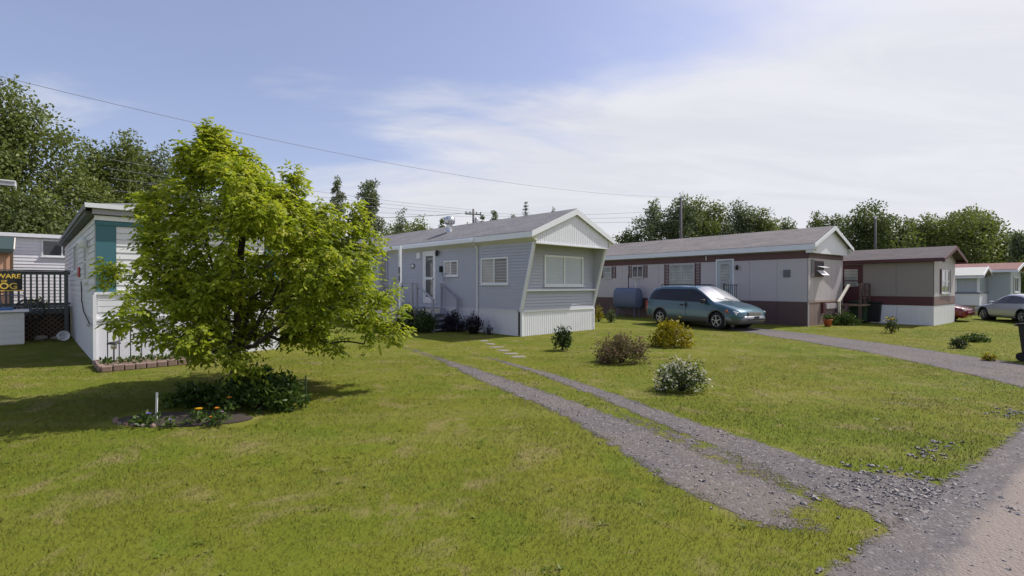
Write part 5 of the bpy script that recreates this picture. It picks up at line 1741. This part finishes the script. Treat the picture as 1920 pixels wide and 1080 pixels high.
def elder():
    TX, TY = -4.38, 7.87
    t_ = thing('box_elder_tree', 'bright yellow green leafy young tree on the front lawn', 'tree', (TX, TY, 0))
    t_.scale = (.93, .93, .985)
    zs = np.array([.30, .55, .9, 1.3, 1.7, 2.2, 2.7, 3.1, 3.5, 3.8, 4.05, 4.2])
    rs = np.array([.6, 1.2, 1.62, 1.80, 1.84, 1.74, 1.50, 1.15, .68, .30, .12, .04])
    ph = RNG.uniform(0, 6.28, 6)

    def env(z, a):
        lump = .96 + .17 * np.sin(3 * a + ph[0] + 1.9 * z) + .14 * np.sin(5 * a + ph[1] - 2.6 * z) + .09 * np.sin(8 * a + ph[2] + 4 * z)
        return np.interp(z, zs, rs) * lump
    nodes = [np.array((0., 0., 0.)), np.array((.01, 0, .25)), np.array((.03, .0, .5)), np.array((.02, .02, .72))]
    par = [-1, 0, 1, 2]
    # leaders
    ends = []
    for (ex, ey, ez) in ((-.75, .0, 3.95), (.15, .1, 3.8), (-1.0, .25, 2.8), (1.4, .1, 2.85), (.2, .9, 2.8), (.1, -.95, 2.7), (-.75, -.8, 2.4), (.9, .8, 2.4), (-1.3, -.2, 1.7), (1.5, .2, 1.6), (.5, -1.3, 1.55), (-.3, 1.35, 1.6)):
        p0, p1 = nodes[3] - np.array((0, 0, RNG.uniform(.0, .12))), np.array((ex, ey, ez))
        last = 3
        k = int(np.linalg.norm(p1 - p0) / .22)
        for i in range(1, k + 1):
            q = i / k
            p = p0 + (p1 - p0) * np.array((q ** .85, q ** .85, q ** 1.0)) + RNG.normal(0, .018, 3)
            nodes.append(p); par.append(last); last = len(nodes) - 1
    tips = []
    tries = 0
    while len(tips) < 1450 and tries < 60000:
        tries += 1
        z = RNG.uniform(.30, 4.2)
        a = RNG.uniform(0, 6.283)
        e = env(z, a)
        if RNG.random() > e / 2.4 + .08: continue
        q = RNG.random() ** .42
        ox = np.interp(z, [.3, 2, 3, 4], [.50, .42, .2, -.25])
        p = np.array((math.cos(a) * e * q + ox, math.sin(a) * e * q + .4 * ox, z))
        if z < .50 + .55 * max(0, 1 - q * e / 1.5): continue
        if p[0] * .874 + p[1] * .486 < (-1.18 if z > 1.4 else -1.5): continue
        # clumping: keep where 3D noise says so
        if .6 * vnoise(p[0] + p[2] * .7, p[1] - p[2] * .5, 1.7, 4) + .4 * vnoise(p[0] * .6 + p[1] * .8, p[2] * 1.3, 2.1, 6) < .37: continue
        # extra spires at the crown top
        tips.append(p)
    for (sx, sy, sz0, sz1, k) in ((-.77, .0, 3.2, 4.06, 26), (.12, .1, 3.2, 3.92, 24), (1.02, .0, 3.0, 3.58, 20), (2.0, .2, 2.5, 3.10, 16), (1.5, .2, 2.7, 3.1, 10), (-1.5, .1, 2.7, 3.25, 12), (-.4, .0, 3.2, 3.7, 12)):
        for i in range(k):
            z = sz0 + (sz1 - sz0) * i / k
            tips.append(np.array((sx, sy, z)) + RNG.normal(0, .10 * (1.2 - i / k), 3))
    for (sx, sy, sz_) in ((-2.2, .1, 2.02), (-2.1, .15, 2.0), (-1.75, .2, 1.0), (-1.65, .2, 1.15), (-1.55, .1, 1.35), (-1.5, .3, 1.6), (2.1, .3, 1.25), (2.45, .3, 1.05), (2.55, .3, .98), (2.2, .3, 2.5), (2.4, .3, 1.6)):
        for i in range(5): tips.append(np.array((sx, sy, sz_)) + RNG.normal(0, .12, 3))
    tips.sort(key=lambda p: math.hypot(p[0], p[1]) + .25 * p[2])
    tipnodes = []
    for p in tips:
        A_ = np.array(nodes)
        dv = p - A_
        dist = np.linalg.norm(dv, axis=1)
        rise = dv[:, 2]
        hd = np.hypot(p[0], p[1]) - np.hypot(A_[:, 0], A_[:, 1])
        cost = dist + np.where(rise < -.05, 2.0 * (-rise - .05), 0) + np.where(A_[:, 2] < .7, 1.0, 0) + np.where(hd < -.05, .8, 0)
        cost[:3] += 5
        j = int(np.argmin(cost))
        k = max(1, int(dist[j] / .22))
        last = j
        for i in range(1, k + 1):
            q = i / k
            pp = A_[j] + dv[j] * q + np.array((0, 0, .05 * math.sin(math.pi * q) * dist[j])) + RNG.normal(0, .012, 3)
            nodes.append(pp); par.append(last); last = len(nodes) - 1
        tipnodes.append(last)
    cnt = np.zeros(len(nodes))
    for i in tipnodes: cnt[i] += 1
    for i in range(len(nodes) - 1, 0, -1): cnt[par[i]] += cnt[i]
    rad = np.minimum(.0036 * np.maximum(cnt, .6) ** .44, .066)
    rad[0] = .085; rad[1] = .068; rad[2] = .062
    tr, br = MB(), MB()
    tr.tube([nodes[0], nodes[1], nodes[2], nodes[3]], [rad[0], rad[1], rad[2], .055], 12)
    for i in range(4, len(nodes)):
        a, b_ = nodes[par[i]], nodes[i]
        if np.linalg.norm(a - b_) < 1e-4: continue
        r0 = min(rad[par[i]], rad[i] * 1.35)
        br.tube([a, b_], [r0, rad[i]], 5 if rad[i] > .008 else 3, False)
    tr.build('trunk', m_bark, t_, True)
    br.build('branches', m_bark, t_, True)
    # compound leaves
    P0, Dr, tint, off = [], [], [], []
    for j, ti in enumerate(tipnodes):
        p = nodes[ti]
        out_ = np.array((p[0], p[1], .25))
        out_ /= np.linalg.norm(out_) + 1e-6
        base_t = RNG.normal(0, .15) + .06 * (p[2] - 2)
        hr = math.hypot(p[0], p[1])
        for k in range(RNG.integers(8, 13)):
            d = out_ * RNG.uniform(.1, .9) + RNG.normal(0, .75, 3)
            d[2] = d[2] * .5 - .18
            d /= np.linalg.norm(d)
            P0.append(p + RNG.normal(0, .05, 3)); Dr.append(d); tint.append(base_t)
    P0, Dr, tint = np.array(P0), np.array(Dr), np.array(tint)
    n = len(P0)
    Vs, Fs, Ts = [], [], []
    vo_ = 0
    side = np.cross(Dr, np.array((0, 0, 1.0)))
    side /= np.linalg.norm(side, axis=1)[:, None] + 1e-6
    Ln = RNG.uniform(.10, .19, n)[:, None]
    for (pos_, ang, sz_) in ((1.0, 0, 1.15), (.72, 55, 1.0), (.72, -55, 1.0), (.42, 68, .85), (.42, -68, .85)):
        st_ = P0 + Dr * Ln * pos_ + np.array((0, 0, -.25)) * Ln * pos_ ** 2
        a = R(ang) + RNG.normal(0, .18, n)[:, None]
        d = Dr * np.cos(a) + side * np.sin(a)
        d[:, 2] -= RNG.uniform(.05, .6, n)
        d /= np.linalg.norm(d, axis=1)[:, None]
        s = np.cross(d, np.array((0, 0, 1.0)) + RNG.normal(0, .45, (n, 3)))
        s /= np.linalg.norm(s, axis=1)[:, None] + 1e-6
        nn = np.cross(s, d)
        l = (RNG.uniform(.062, .100, n) * sz_)[:, None]
        w = l * .27
        V = np.stack([st_, st_ + d * l * .38 + s * w - nn * l * .05, st_ + d * l + nn * -l * .10, st_ + d * l * .38 - s * w - nn * l * .05], 1).reshape(-1, 3)
        F = np.arange(4 * n).reshape(-1, 4)
        F = np.concatenate([F[:, [0, 1, 2]], F[:, [0, 2, 3]]])
        Vs.append(V); Fs.append(F + vo_)
        vo_ += len(V)
        tt = np.clip(.45 + tint + RNG.normal(0, .17, n), 0, 1)
        Ts.append(np.concatenate([tt, tt]))
    o = np_mesh('crown', np.concatenate(Vs), np.concatenate(Fs), lm_elder, t_, tint=np.concatenate(Ts))
    o['kind'] = 'stuff'
    print('elder leaflets', 5 * n, 'nodes', len(nodes))


elder()


# ------------------------------------------------------------------ shrubs and flowers
def shrub(label, x, y, rx, ry, h, mat, n=900, leaf=.06, name='shrub', lift=.0, blossom=None, nb=0, bs=.03, aspect=.5, cat='shrub', group=None, stem=m_bark, spiky=.0, stalk=0.0):
    t_ = thing(name, label, cat, (x, y, 0), 0, group)
    mb = MB()
    if stalk:
        mb.tube([(0, 0, 0), (0.01, 0, stalk)], [.03, .02], 6)
    for k in range(16):
        a = 6.283 * k / 16 + RNG.normal(0, .2)
        q = RNG.uniform(.35, .9)
        p1 = (math.cos(a) * rx * q, math.sin(a) * ry * q, stalk + (h - stalk) * math.sqrt(max(.05, 1 - q * q)) * .9)
        mb.tube([(math.cos(a) * .04, math.sin(a) * .04, stalk * .9), (p1[0] * .45, p1[1] * .45, stalk + (p1[2] - stalk) * .6), p1], [.012, .009, .003], 4)
    mb.build('stems', stem, t_, True)
    # clump centres over a dome
    k = 60
    a = RNG.uniform(0, 6.283, k)
    u = RNG.random(k)
    el = np.arcsin(u)
    lump = 1 + RNG.normal(0, .11, k)
    cz = lift + (h - lift)
    cc = np.stack([np.cos(a) * np.cos(el) * rx * .82 * lump, np.sin(a) * np.cos(el) * ry * .82 * lump, lift + (h - lift) * (.08 + .80 * np.sin(el)) * lump], -1)
    ci = RNG.integers(0, k, n)
    g = RNG.normal(0, 1, (n, 3))
    g /= np.linalg.norm(g, axis=1)[:, None]
    q = RNG.random(n) ** .5
    P0 = cc[ci] * (1 - .35 * (RNG.random(n) ** 2))[:, None] + g * q[:, None] * np.array((rx, ry, h)) * (.22 + spiky)
    P0[:, 2] = np.clip(P0[:, 2], .015 + lift * .6, None)
    clt = RNG.normal(0, .12, k)
    tint = np.clip(.45 + clt[ci] + RNG.normal(0, .16, n), 0, 1)
    V, F, tt = leaf_cloud(P0, np.full(n, leaf), tint, up=.3, aspect=aspect, outward=g * .5)
    o = np_mesh('foliage', V, F, mat, t_, tint=tt)
    o['kind'] = 'stuff'
    if blossom:
        ci = RNG.integers(0, k, nb)
        pick = cc[ci] * 1.10 + RNG.normal(0, .10, (nb, 3)) * np.array((rx, ry, h))
        pick[:, 2] = np.clip(pick[:, 2], .05, None)
        V, F, tt = leaf_cloud(np.repeat(pick, 3, 0), np.full(nb * 3, bs), RNG.uniform(.2, .9, nb * 3), up=.8, aspect=.9)
        o = np_mesh('blossoms', V, F, blossom, t_, tint=tt)
        o['kind'] = 'stuff'
    return t_


l_dark = leaf_mat('dark shrub leaves', (.016, .034, .010), (.032, .058, .014), (.065, .095, .022), .2)
l_under = leaf_mat('under tree shrub leaves', (.020, .045, .010), (.045, .085, .014), (.095, .135, .024), .25)
l_brown = leaf_mat('rusty brown spirea', (.060, .052, .024), (.120, .098, .050), (.19, .150, .085), .2, .7)
l_yel = leaf_mat('golden yellow leaves', (.085, .078, .006), (.27, .225, .010), (.48, .38, .03), .3)
l_wh = leaf_mat('potentilla leaves', (.035, .055, .020), (.075, .105, .035), (.13, .16, .06), .25)
l_purp = leaf_mat('dark purple leaves', (.010, .008, .014), (.022, .016, .030), (.045, .032, .055), .1)
f_white = leaf_mat('white blossoms', (.42, .40, .33), (.58, .56, .50), (.72, .70, .66), .2)
f_yel = leaf_mat('yellow petals', (.62, .38, .01), (.75, .48, .02), (.82, .55, .03), .2)
f_org = leaf_mat('orange petals', (.60, .22, .01), (.68, .28, .02), (.75, .34, .03), .2)
f_vio = leaf_mat('violet petals', (.14, .11, .42), (.20, .16, .55), (.30, .25, .66), .2)
f_pink = leaf_mat('mauve petals', (.34, .20, .42), (.42, .26, .50), (.5, .34, .58), .2)
f_rust = leaf_mat('faded pinkish flower heads', (.14, .085, .06), (.22, .145, .105), (.30, .21, .16), .2, .8)

lawn = 'shrubs on the front lawn'
shrub('small dark green round shrub in front of the white gabled home', 1.32, 13.1, .28, .28, .60, l_dark, 1100, .065, lift=.10, group=lawn, stalk=.1, spiky=.06)
shrub('rusty brown domed shrub in the middle of the lawn', 2.42, 11.05, .58, .5, .60, l_brown, 4200, .045, blossom=f_rust, nb=500, bs=.035, group=lawn, spiky=.03)
shrub('golden yellow shrub on the lawn in front of the minivan', 4.45, 13.9, .56, .5, .74, l_yel, 2300, .085, group=lawn, spiky=.05)
shrub('white flowering shrub nearest the gravel drive', 2.75, 8.1, .44, .40, .47, l_wh, 2800, .045, blossom=f_white, nb=330, bs=.030, group=lawn, spiky=.04)
shrub('thin yellow green plant at the right corner of the middle home', 4.05, 23.4, .22, .22, .75, l_yel, 420, .08, group='plants beside the middle home', spiky=.12)
shrub('small dark plant next to the thin yellow green plant', 4.55, 23.0, .24, .22, .62, l_wh, 520, .07, group='plants beside the middle home', spiky=.06)
shrub('small pale yellow green conical shrub before the white skirt', 13.55, 17.9, .22, .22, .55, l_wh, 700, .06, blossom=f_yel, nb=14, bs=.05, spiky=.08, stalk=.08, lift=.1)
shrub('dark low square shrub on the far lawn near the second drive', 12.05, 13.5, .24, .2, .30, l_dark, 900, .045, spiky=.04)
shrub('wide low green plant on the far lawn', 13.95, 15.1, .42, .3, .24, l_under, 900, .06, spiky=.08)
shrub('leafy green perennial by the front end of the brown banded trailer', 14.15, 21.3, .62, .35, .5, l_under, 1500, .08, spiky=.1)
shrub('small grass tuft beside the black roadside bin', 10.75, 11.3, .16, .14, .16, l_yel, 220, .06, spiky=.1)
# terracotta pot with flowers
pt = thing('flower_pot', 'orange terracotta pot with plant beside the brown banded trailer', 'flower pot', (13.05, 20.72, 0))
MB().lathe([(.11, 0), (.16, .24), (.18, .25), (.18, .30), (.155, .30), (.14, .25)], 18).build('pot', m_orange, pt, True)
V, F, tt = leaf_cloud(RNG.normal(0, 1, (160, 3)) * (.10, .10, .06) + (0, 0, .36), np.full(160, .09), RNG.uniform(.2, .8, 160), up=.6)
np_mesh('foliage', V, F, l_under, pt, tint=tt)['kind'] = 'stuff'


def alocal(x, y): return AO[0] + x * math.cos(AA) - y * math.sin(AA), AO[1] + x * math.sin(AA) + y * math.cos(AA)


ab = 'bushes along the wall of the middle home'
x, y = alocal(-1.75, 4.2); shrub('dark green bush beside the porch post', x, y, .55, .5, .85, l_dark, 1700, .09, group=ab)
x, y = alocal(-1.55, 3.4); shrub('dark green bush in front of the porch steps', x, y, .5, .5, .80, l_dark, 1600, .09, group=ab)
x, y = alocal(-.60, 2.95); shrub('dark purple bush between porch steps and downspout', x, y, .48, .45, .75, l_purp, 1600, .08, group=ab)
pp = alocal(-.55, 1.85)
shrub('dark purple leaved plant in a tub at the foot of the downspout', pp[0], pp[1], .34, .32, .62, l_purp, 900, .08, lift=.22, group=ab, spiky=.1)
o = MB().lathe([(.15, 0), (.21, .26), (.23, .27), (.23, .31), (.20, .31), (.19, .27)], 18).build('plant_tub', m_black, None, True, (pp[0], pp[1], 0))
tag(o, 'black tub holding the dark purple leaved plant', 'tub')
x, y = alocal(-.35, 1.25); shrub('sparse dark weed against the white skirting of the middle home', x, y, .16, .14, .34, l_purp, 90, .07, group=ab, spiky=.2)

# shrub, flowers and stakes under the elder
shrub('dark green leafy shrub under the bright leafy tree', -3.50, 6.95, .68, .42, .50, l_under, 3000, .075, spiky=.06)
shrub('low dark shrub left of the trunk of the bright leafy tree', -4.45, 7.10, .42, .30, .30, l_under, 1100, .08, spiky=.08)
fb = thing('flower_bed', 'dark soil bed with a few small stones at its front under the bright leafy tree', 'flower bed', (-4.15, 6.35, 0))
MB().lathe([(.85, 0), (.8, .02), (.7, .03), (.4, .04), (.05, .045)], 28).build('soil', m_soil, fb, True).scale = (1.0, .42, 1)
for k in range(8):
    a = R(190) + R(70) * k / 7
    s_ = RNG.uniform(.022, .040)
    bm = bmesh.new()
    bmesh.ops.create_icosphere(bm, subdivisions=1, radius=s_)
    for v__ in bm.verts: v__.co *= RNG.uniform(.75, 1.15)
    me = bpy.data.meshes.new('edging_stone')
    bm.to_mesh(me); bm.free(); me.materials.append(m_brick if k % 3 else m_stone)
    o = bpy.data.objects.new('edging_stone', me); COL.objects.link(o); o.parent = fb
    o.location = (.84 * math.cos(a), .36 * math.sin(a), s_ * .35)
FOOT.append(((-4.15, 6.35), 0, -.95, .95, -.38, .38))


def flower(label, x, y, z, mat, s=.045, group='bedding flowers under the bright tree'):
    t_ = thing('bedding_flower', label, 'flower', (x, y, 0), RNG.uniform(0, 6), group)
    z, s = z * .85, s * .65
    MB().tube([(0, 0, 0.02), (.01, 0, z)], .004, 5).build('stem', m_green, t_)
    pv, pf = [], []
    for ring_, (m_, tilt, ss) in enumerate(((6, .35, 1.0), (5, .8, .75))):
        for k in range(m_):
            a = 6.283 * k / m_ + ring_ * .5
            d = np.array((math.cos(a) * math.cos(tilt), math.sin(a) * math.cos(tilt), math.sin(tilt)))
            sv = np.array((-math.sin(a), math.cos(a), 0))
            p = np.array((.01, 0, z))
            i0 = len(pv)
            pv += [p, p + d * s * ss * .6 + sv * s * .42, p + d * s * ss, p + d * s * ss * .6 - sv * s * .42]
            pf.append((i0, i0 + 1, i0 + 2, i0 + 3))
    np_mesh('petals', pv, pf, mat, t_, tint=RNG.uniform(.2, .9, len(pf)))
    n = 40
    V, F, tt = leaf_cloud(RNG.normal(0, 1, (n, 3)) * (.05, .05, .03) + (0, 0, z * .55), np.full(n, .06), RNG.uniform(.3, .9, n), up=.5)
    np_mesh('leaves', V, F, l_under, t_, tint=tt)['kind'] = 'stuff'


for lb, x, y, z, m_, s_ in (('bright yellow bloom in the middle of the flower bed', -3.80, 6.10, .22, f_yel, .065), ('second yellow bloom touching the brightest one', -3.88, 6.14, .21, f_yel, .055),
                            ('orange bloom right of the yellow blooms', -3.60, 6.12, .23, f_org, .055), ('upright orange bloom at the edge of the dark shrub', -3.56, 6.30, .33, f_org, .05),
                            ('mauve bloom beside the orange bloom', -3.50, 6.05, .20, f_pink, .04), ('violet pansy at the left end of the flower bed', -4.38, 6.05, .17, f_vio, .055),
                            ('second violet pansy beside the leftmost pansy', -4.46, 6.12, .15, f_vio, .045), ('small pale violet pansy at the front stones', -4.08, 5.98, .11, f_vio, .04),
                            ('tiny orange bloom low by the dark shrub', -3.62, 6.0, .14, f_org, .035), ('small white bloom left of the violet pansies', -4.52, 6.04, .13, f_white, .035)):
    flower(lb, x, y, z, m_, s_)
o = MB().box(-.012, .012, -.008, .008, 0, .37).build('garden_stake', m_stake, None, loc=(-4.42, 6.22, 0), bevel=.004)
o.rotation_euler = (0, R(1.5), 0)
tag(o, 'white wooden stake left of the flower bed', 'stake')
o = MB().tube([(0, 0, 0), (.0, 0, .45)], .010, 8).build('garden_stake', m_green, None, loc=(-2.86, 6.95, 0))
tag(o, 'thin dark green rod right of the dark shrub', 'stake')

# raised bed and solar lamp before the white trailer
rb = thing('raised_bed', 'low reddish stone edged soil bed before the white trailer front', 'raised bed', (BO[0], BO[1], 0), BA)
MB().box(.05, 1.9, -1.35, -.25, 0, .09).build('soil', M('reddish dry soil', (.17, .115, .09), .95, .3, 12, bump=.6), rb)
for k in range(11):
    MB().box(-.02 + k * .18, .145 + k * .18, -1.46, -1.352, 0, .12 + RNG.uniform(-.01, .02)).build('edging_stone', m_brick, rb, bevel=.015)
for k in range(6):
    MB().box(-.06, .046, -1.35 + k * .185, -1.18 + k * .185, 0, .12 + RNG.uniform(-.01, .02)).build('edging_stone', m_brick, rb, bevel=.015)
FOOT.append((BO, BA, -.05, 2.0, -1.45, -.2))
sl = thing('solar_lamp', 'black solar path lamp in the bed before the white skirting', 'lamp', (BO[0] + .62, BO[1] - .28, 0))
MB().tube([(0, 0, .05), (0, 0, .38)], .014, 8).build('stake', m_black, sl)
MB().lathe([(.04, .36), (.05, .38), (.055, .46), (.05, .47)], 14).build('lens', m_galv, sl, True)
MB().lathe([(.12, .47), (.125, .485), (.08, .51), (.02, .515)], 16).build('lamp_cap', m_black, sl, True)
n = 300
P0 = RNG.uniform((.0, -1.2, .09), (1.8, -.25, .12), (n, 3))
V, F, tt = leaf_cloud(P0, np.full(n, .09), RNG.uniform(.2, .8, n), up=.9)
o = np_mesh('bed_weeds', V, F, l_under, rb, tint=tt)
o['kind'] = 'stuff'

# yellow green planter plant behind balusters of the deck
x, y = BO[0] + -.9 * math.cos(BA) - 7.85 * math.sin(BA), BO[1] - .9 * math.sin(BA) + 7.85 * math.cos(BA)
pl = shrub('yellow green plant behind the deck balusters', x, y, .38, .18, .30, l_yel, 260, .09, spiky=.1)
pl.location.z = 1.02

# stepping stones
for i, (x, y) in enumerate(((-.86, 15.3), (-.62, 14.5), (-.42, 13.75), (-.22, 13.05), (-.02, 12.45), (.16, 11.9))):
    poly = []
    for k in range(9):
        a = 6.283 * k / 9
        q = RNG.uniform(.85, 1.1)
        poly.append((math.cos(a) * .20 * q, math.sin(a) * .15 * q))
    o = MB().prism(poly, -.02, .010, 'z').build('stepping_stone', m_stone, None, loc=(x, y, 0), bevel=.012)
    o.rotation_euler = (0, 0, RNG.uniform(0, 3))
    tag(o, ('first', 'second', 'third', 'fourth', 'fifth', 'sixth')[i] + ' flat stepping stone counted from the middle home towards the drive', 'stepping stone', 'stepping stones')
    FOOT.append(((x, y), 0, -.22, .22, -.18, .18))
# a few flat rocks in the stony verge
make_grass()
n = 0
VV, FF, TT = [], [], []
while n < 220:
    y = RNG.uniform(2.6, 11)
    x = RNG.uniform(-1.1, 1.1) * y
    if gravelness(x, y) > .75 or road_dist(x, y)[0] > .1 or in_foot(np.array([x]), np.array([y]))[0] or fbm(x, y, .7, 21) < .5: continue
    k = int(RNG.integers(7, 16))
    a = RNG.uniform(0, 6.283, k)
    l = RNG.uniform(.018, .042, k)
    up = RNG.uniform(.15, .7, k)
    d = np.stack([np.cos(a), np.sin(a), up], -1)
    sv = np.stack([-np.sin(a), np.cos(a), 0 * a], -1)
    p = np.array((x, y, .004)) + RNG.normal(0, 1, (k, 3)) * (.02, .02, 0)
    V = np.stack([p, p + d * l[:, None] * .6 + sv * l[:, None] * .2, p + d * l[:, None], p + d * l[:, None] * .6 - sv * l[:, None] * .2], 1).reshape(-1, 3)
    FF.append(np.arange(4 * k).reshape(-1, 4) + sum(len(q) for q in VV))
    VV.append(V); TT.append(np.full(k, RNG.uniform(.3, .95)))
    n += 1
tag(np_mesh('weeds', np.concatenate(VV), np.concatenate(FF), leaf_mat('lawn weed leaves', (.08, .12, .014), (.12, .160, .018), (.16, .19, .03), .25), tint=np.concatenate(TT)), 'low broadleaf weeds scattered through the lawn', 'weeds', kind='stuff')
print('objects', len(bpy.data.objects))
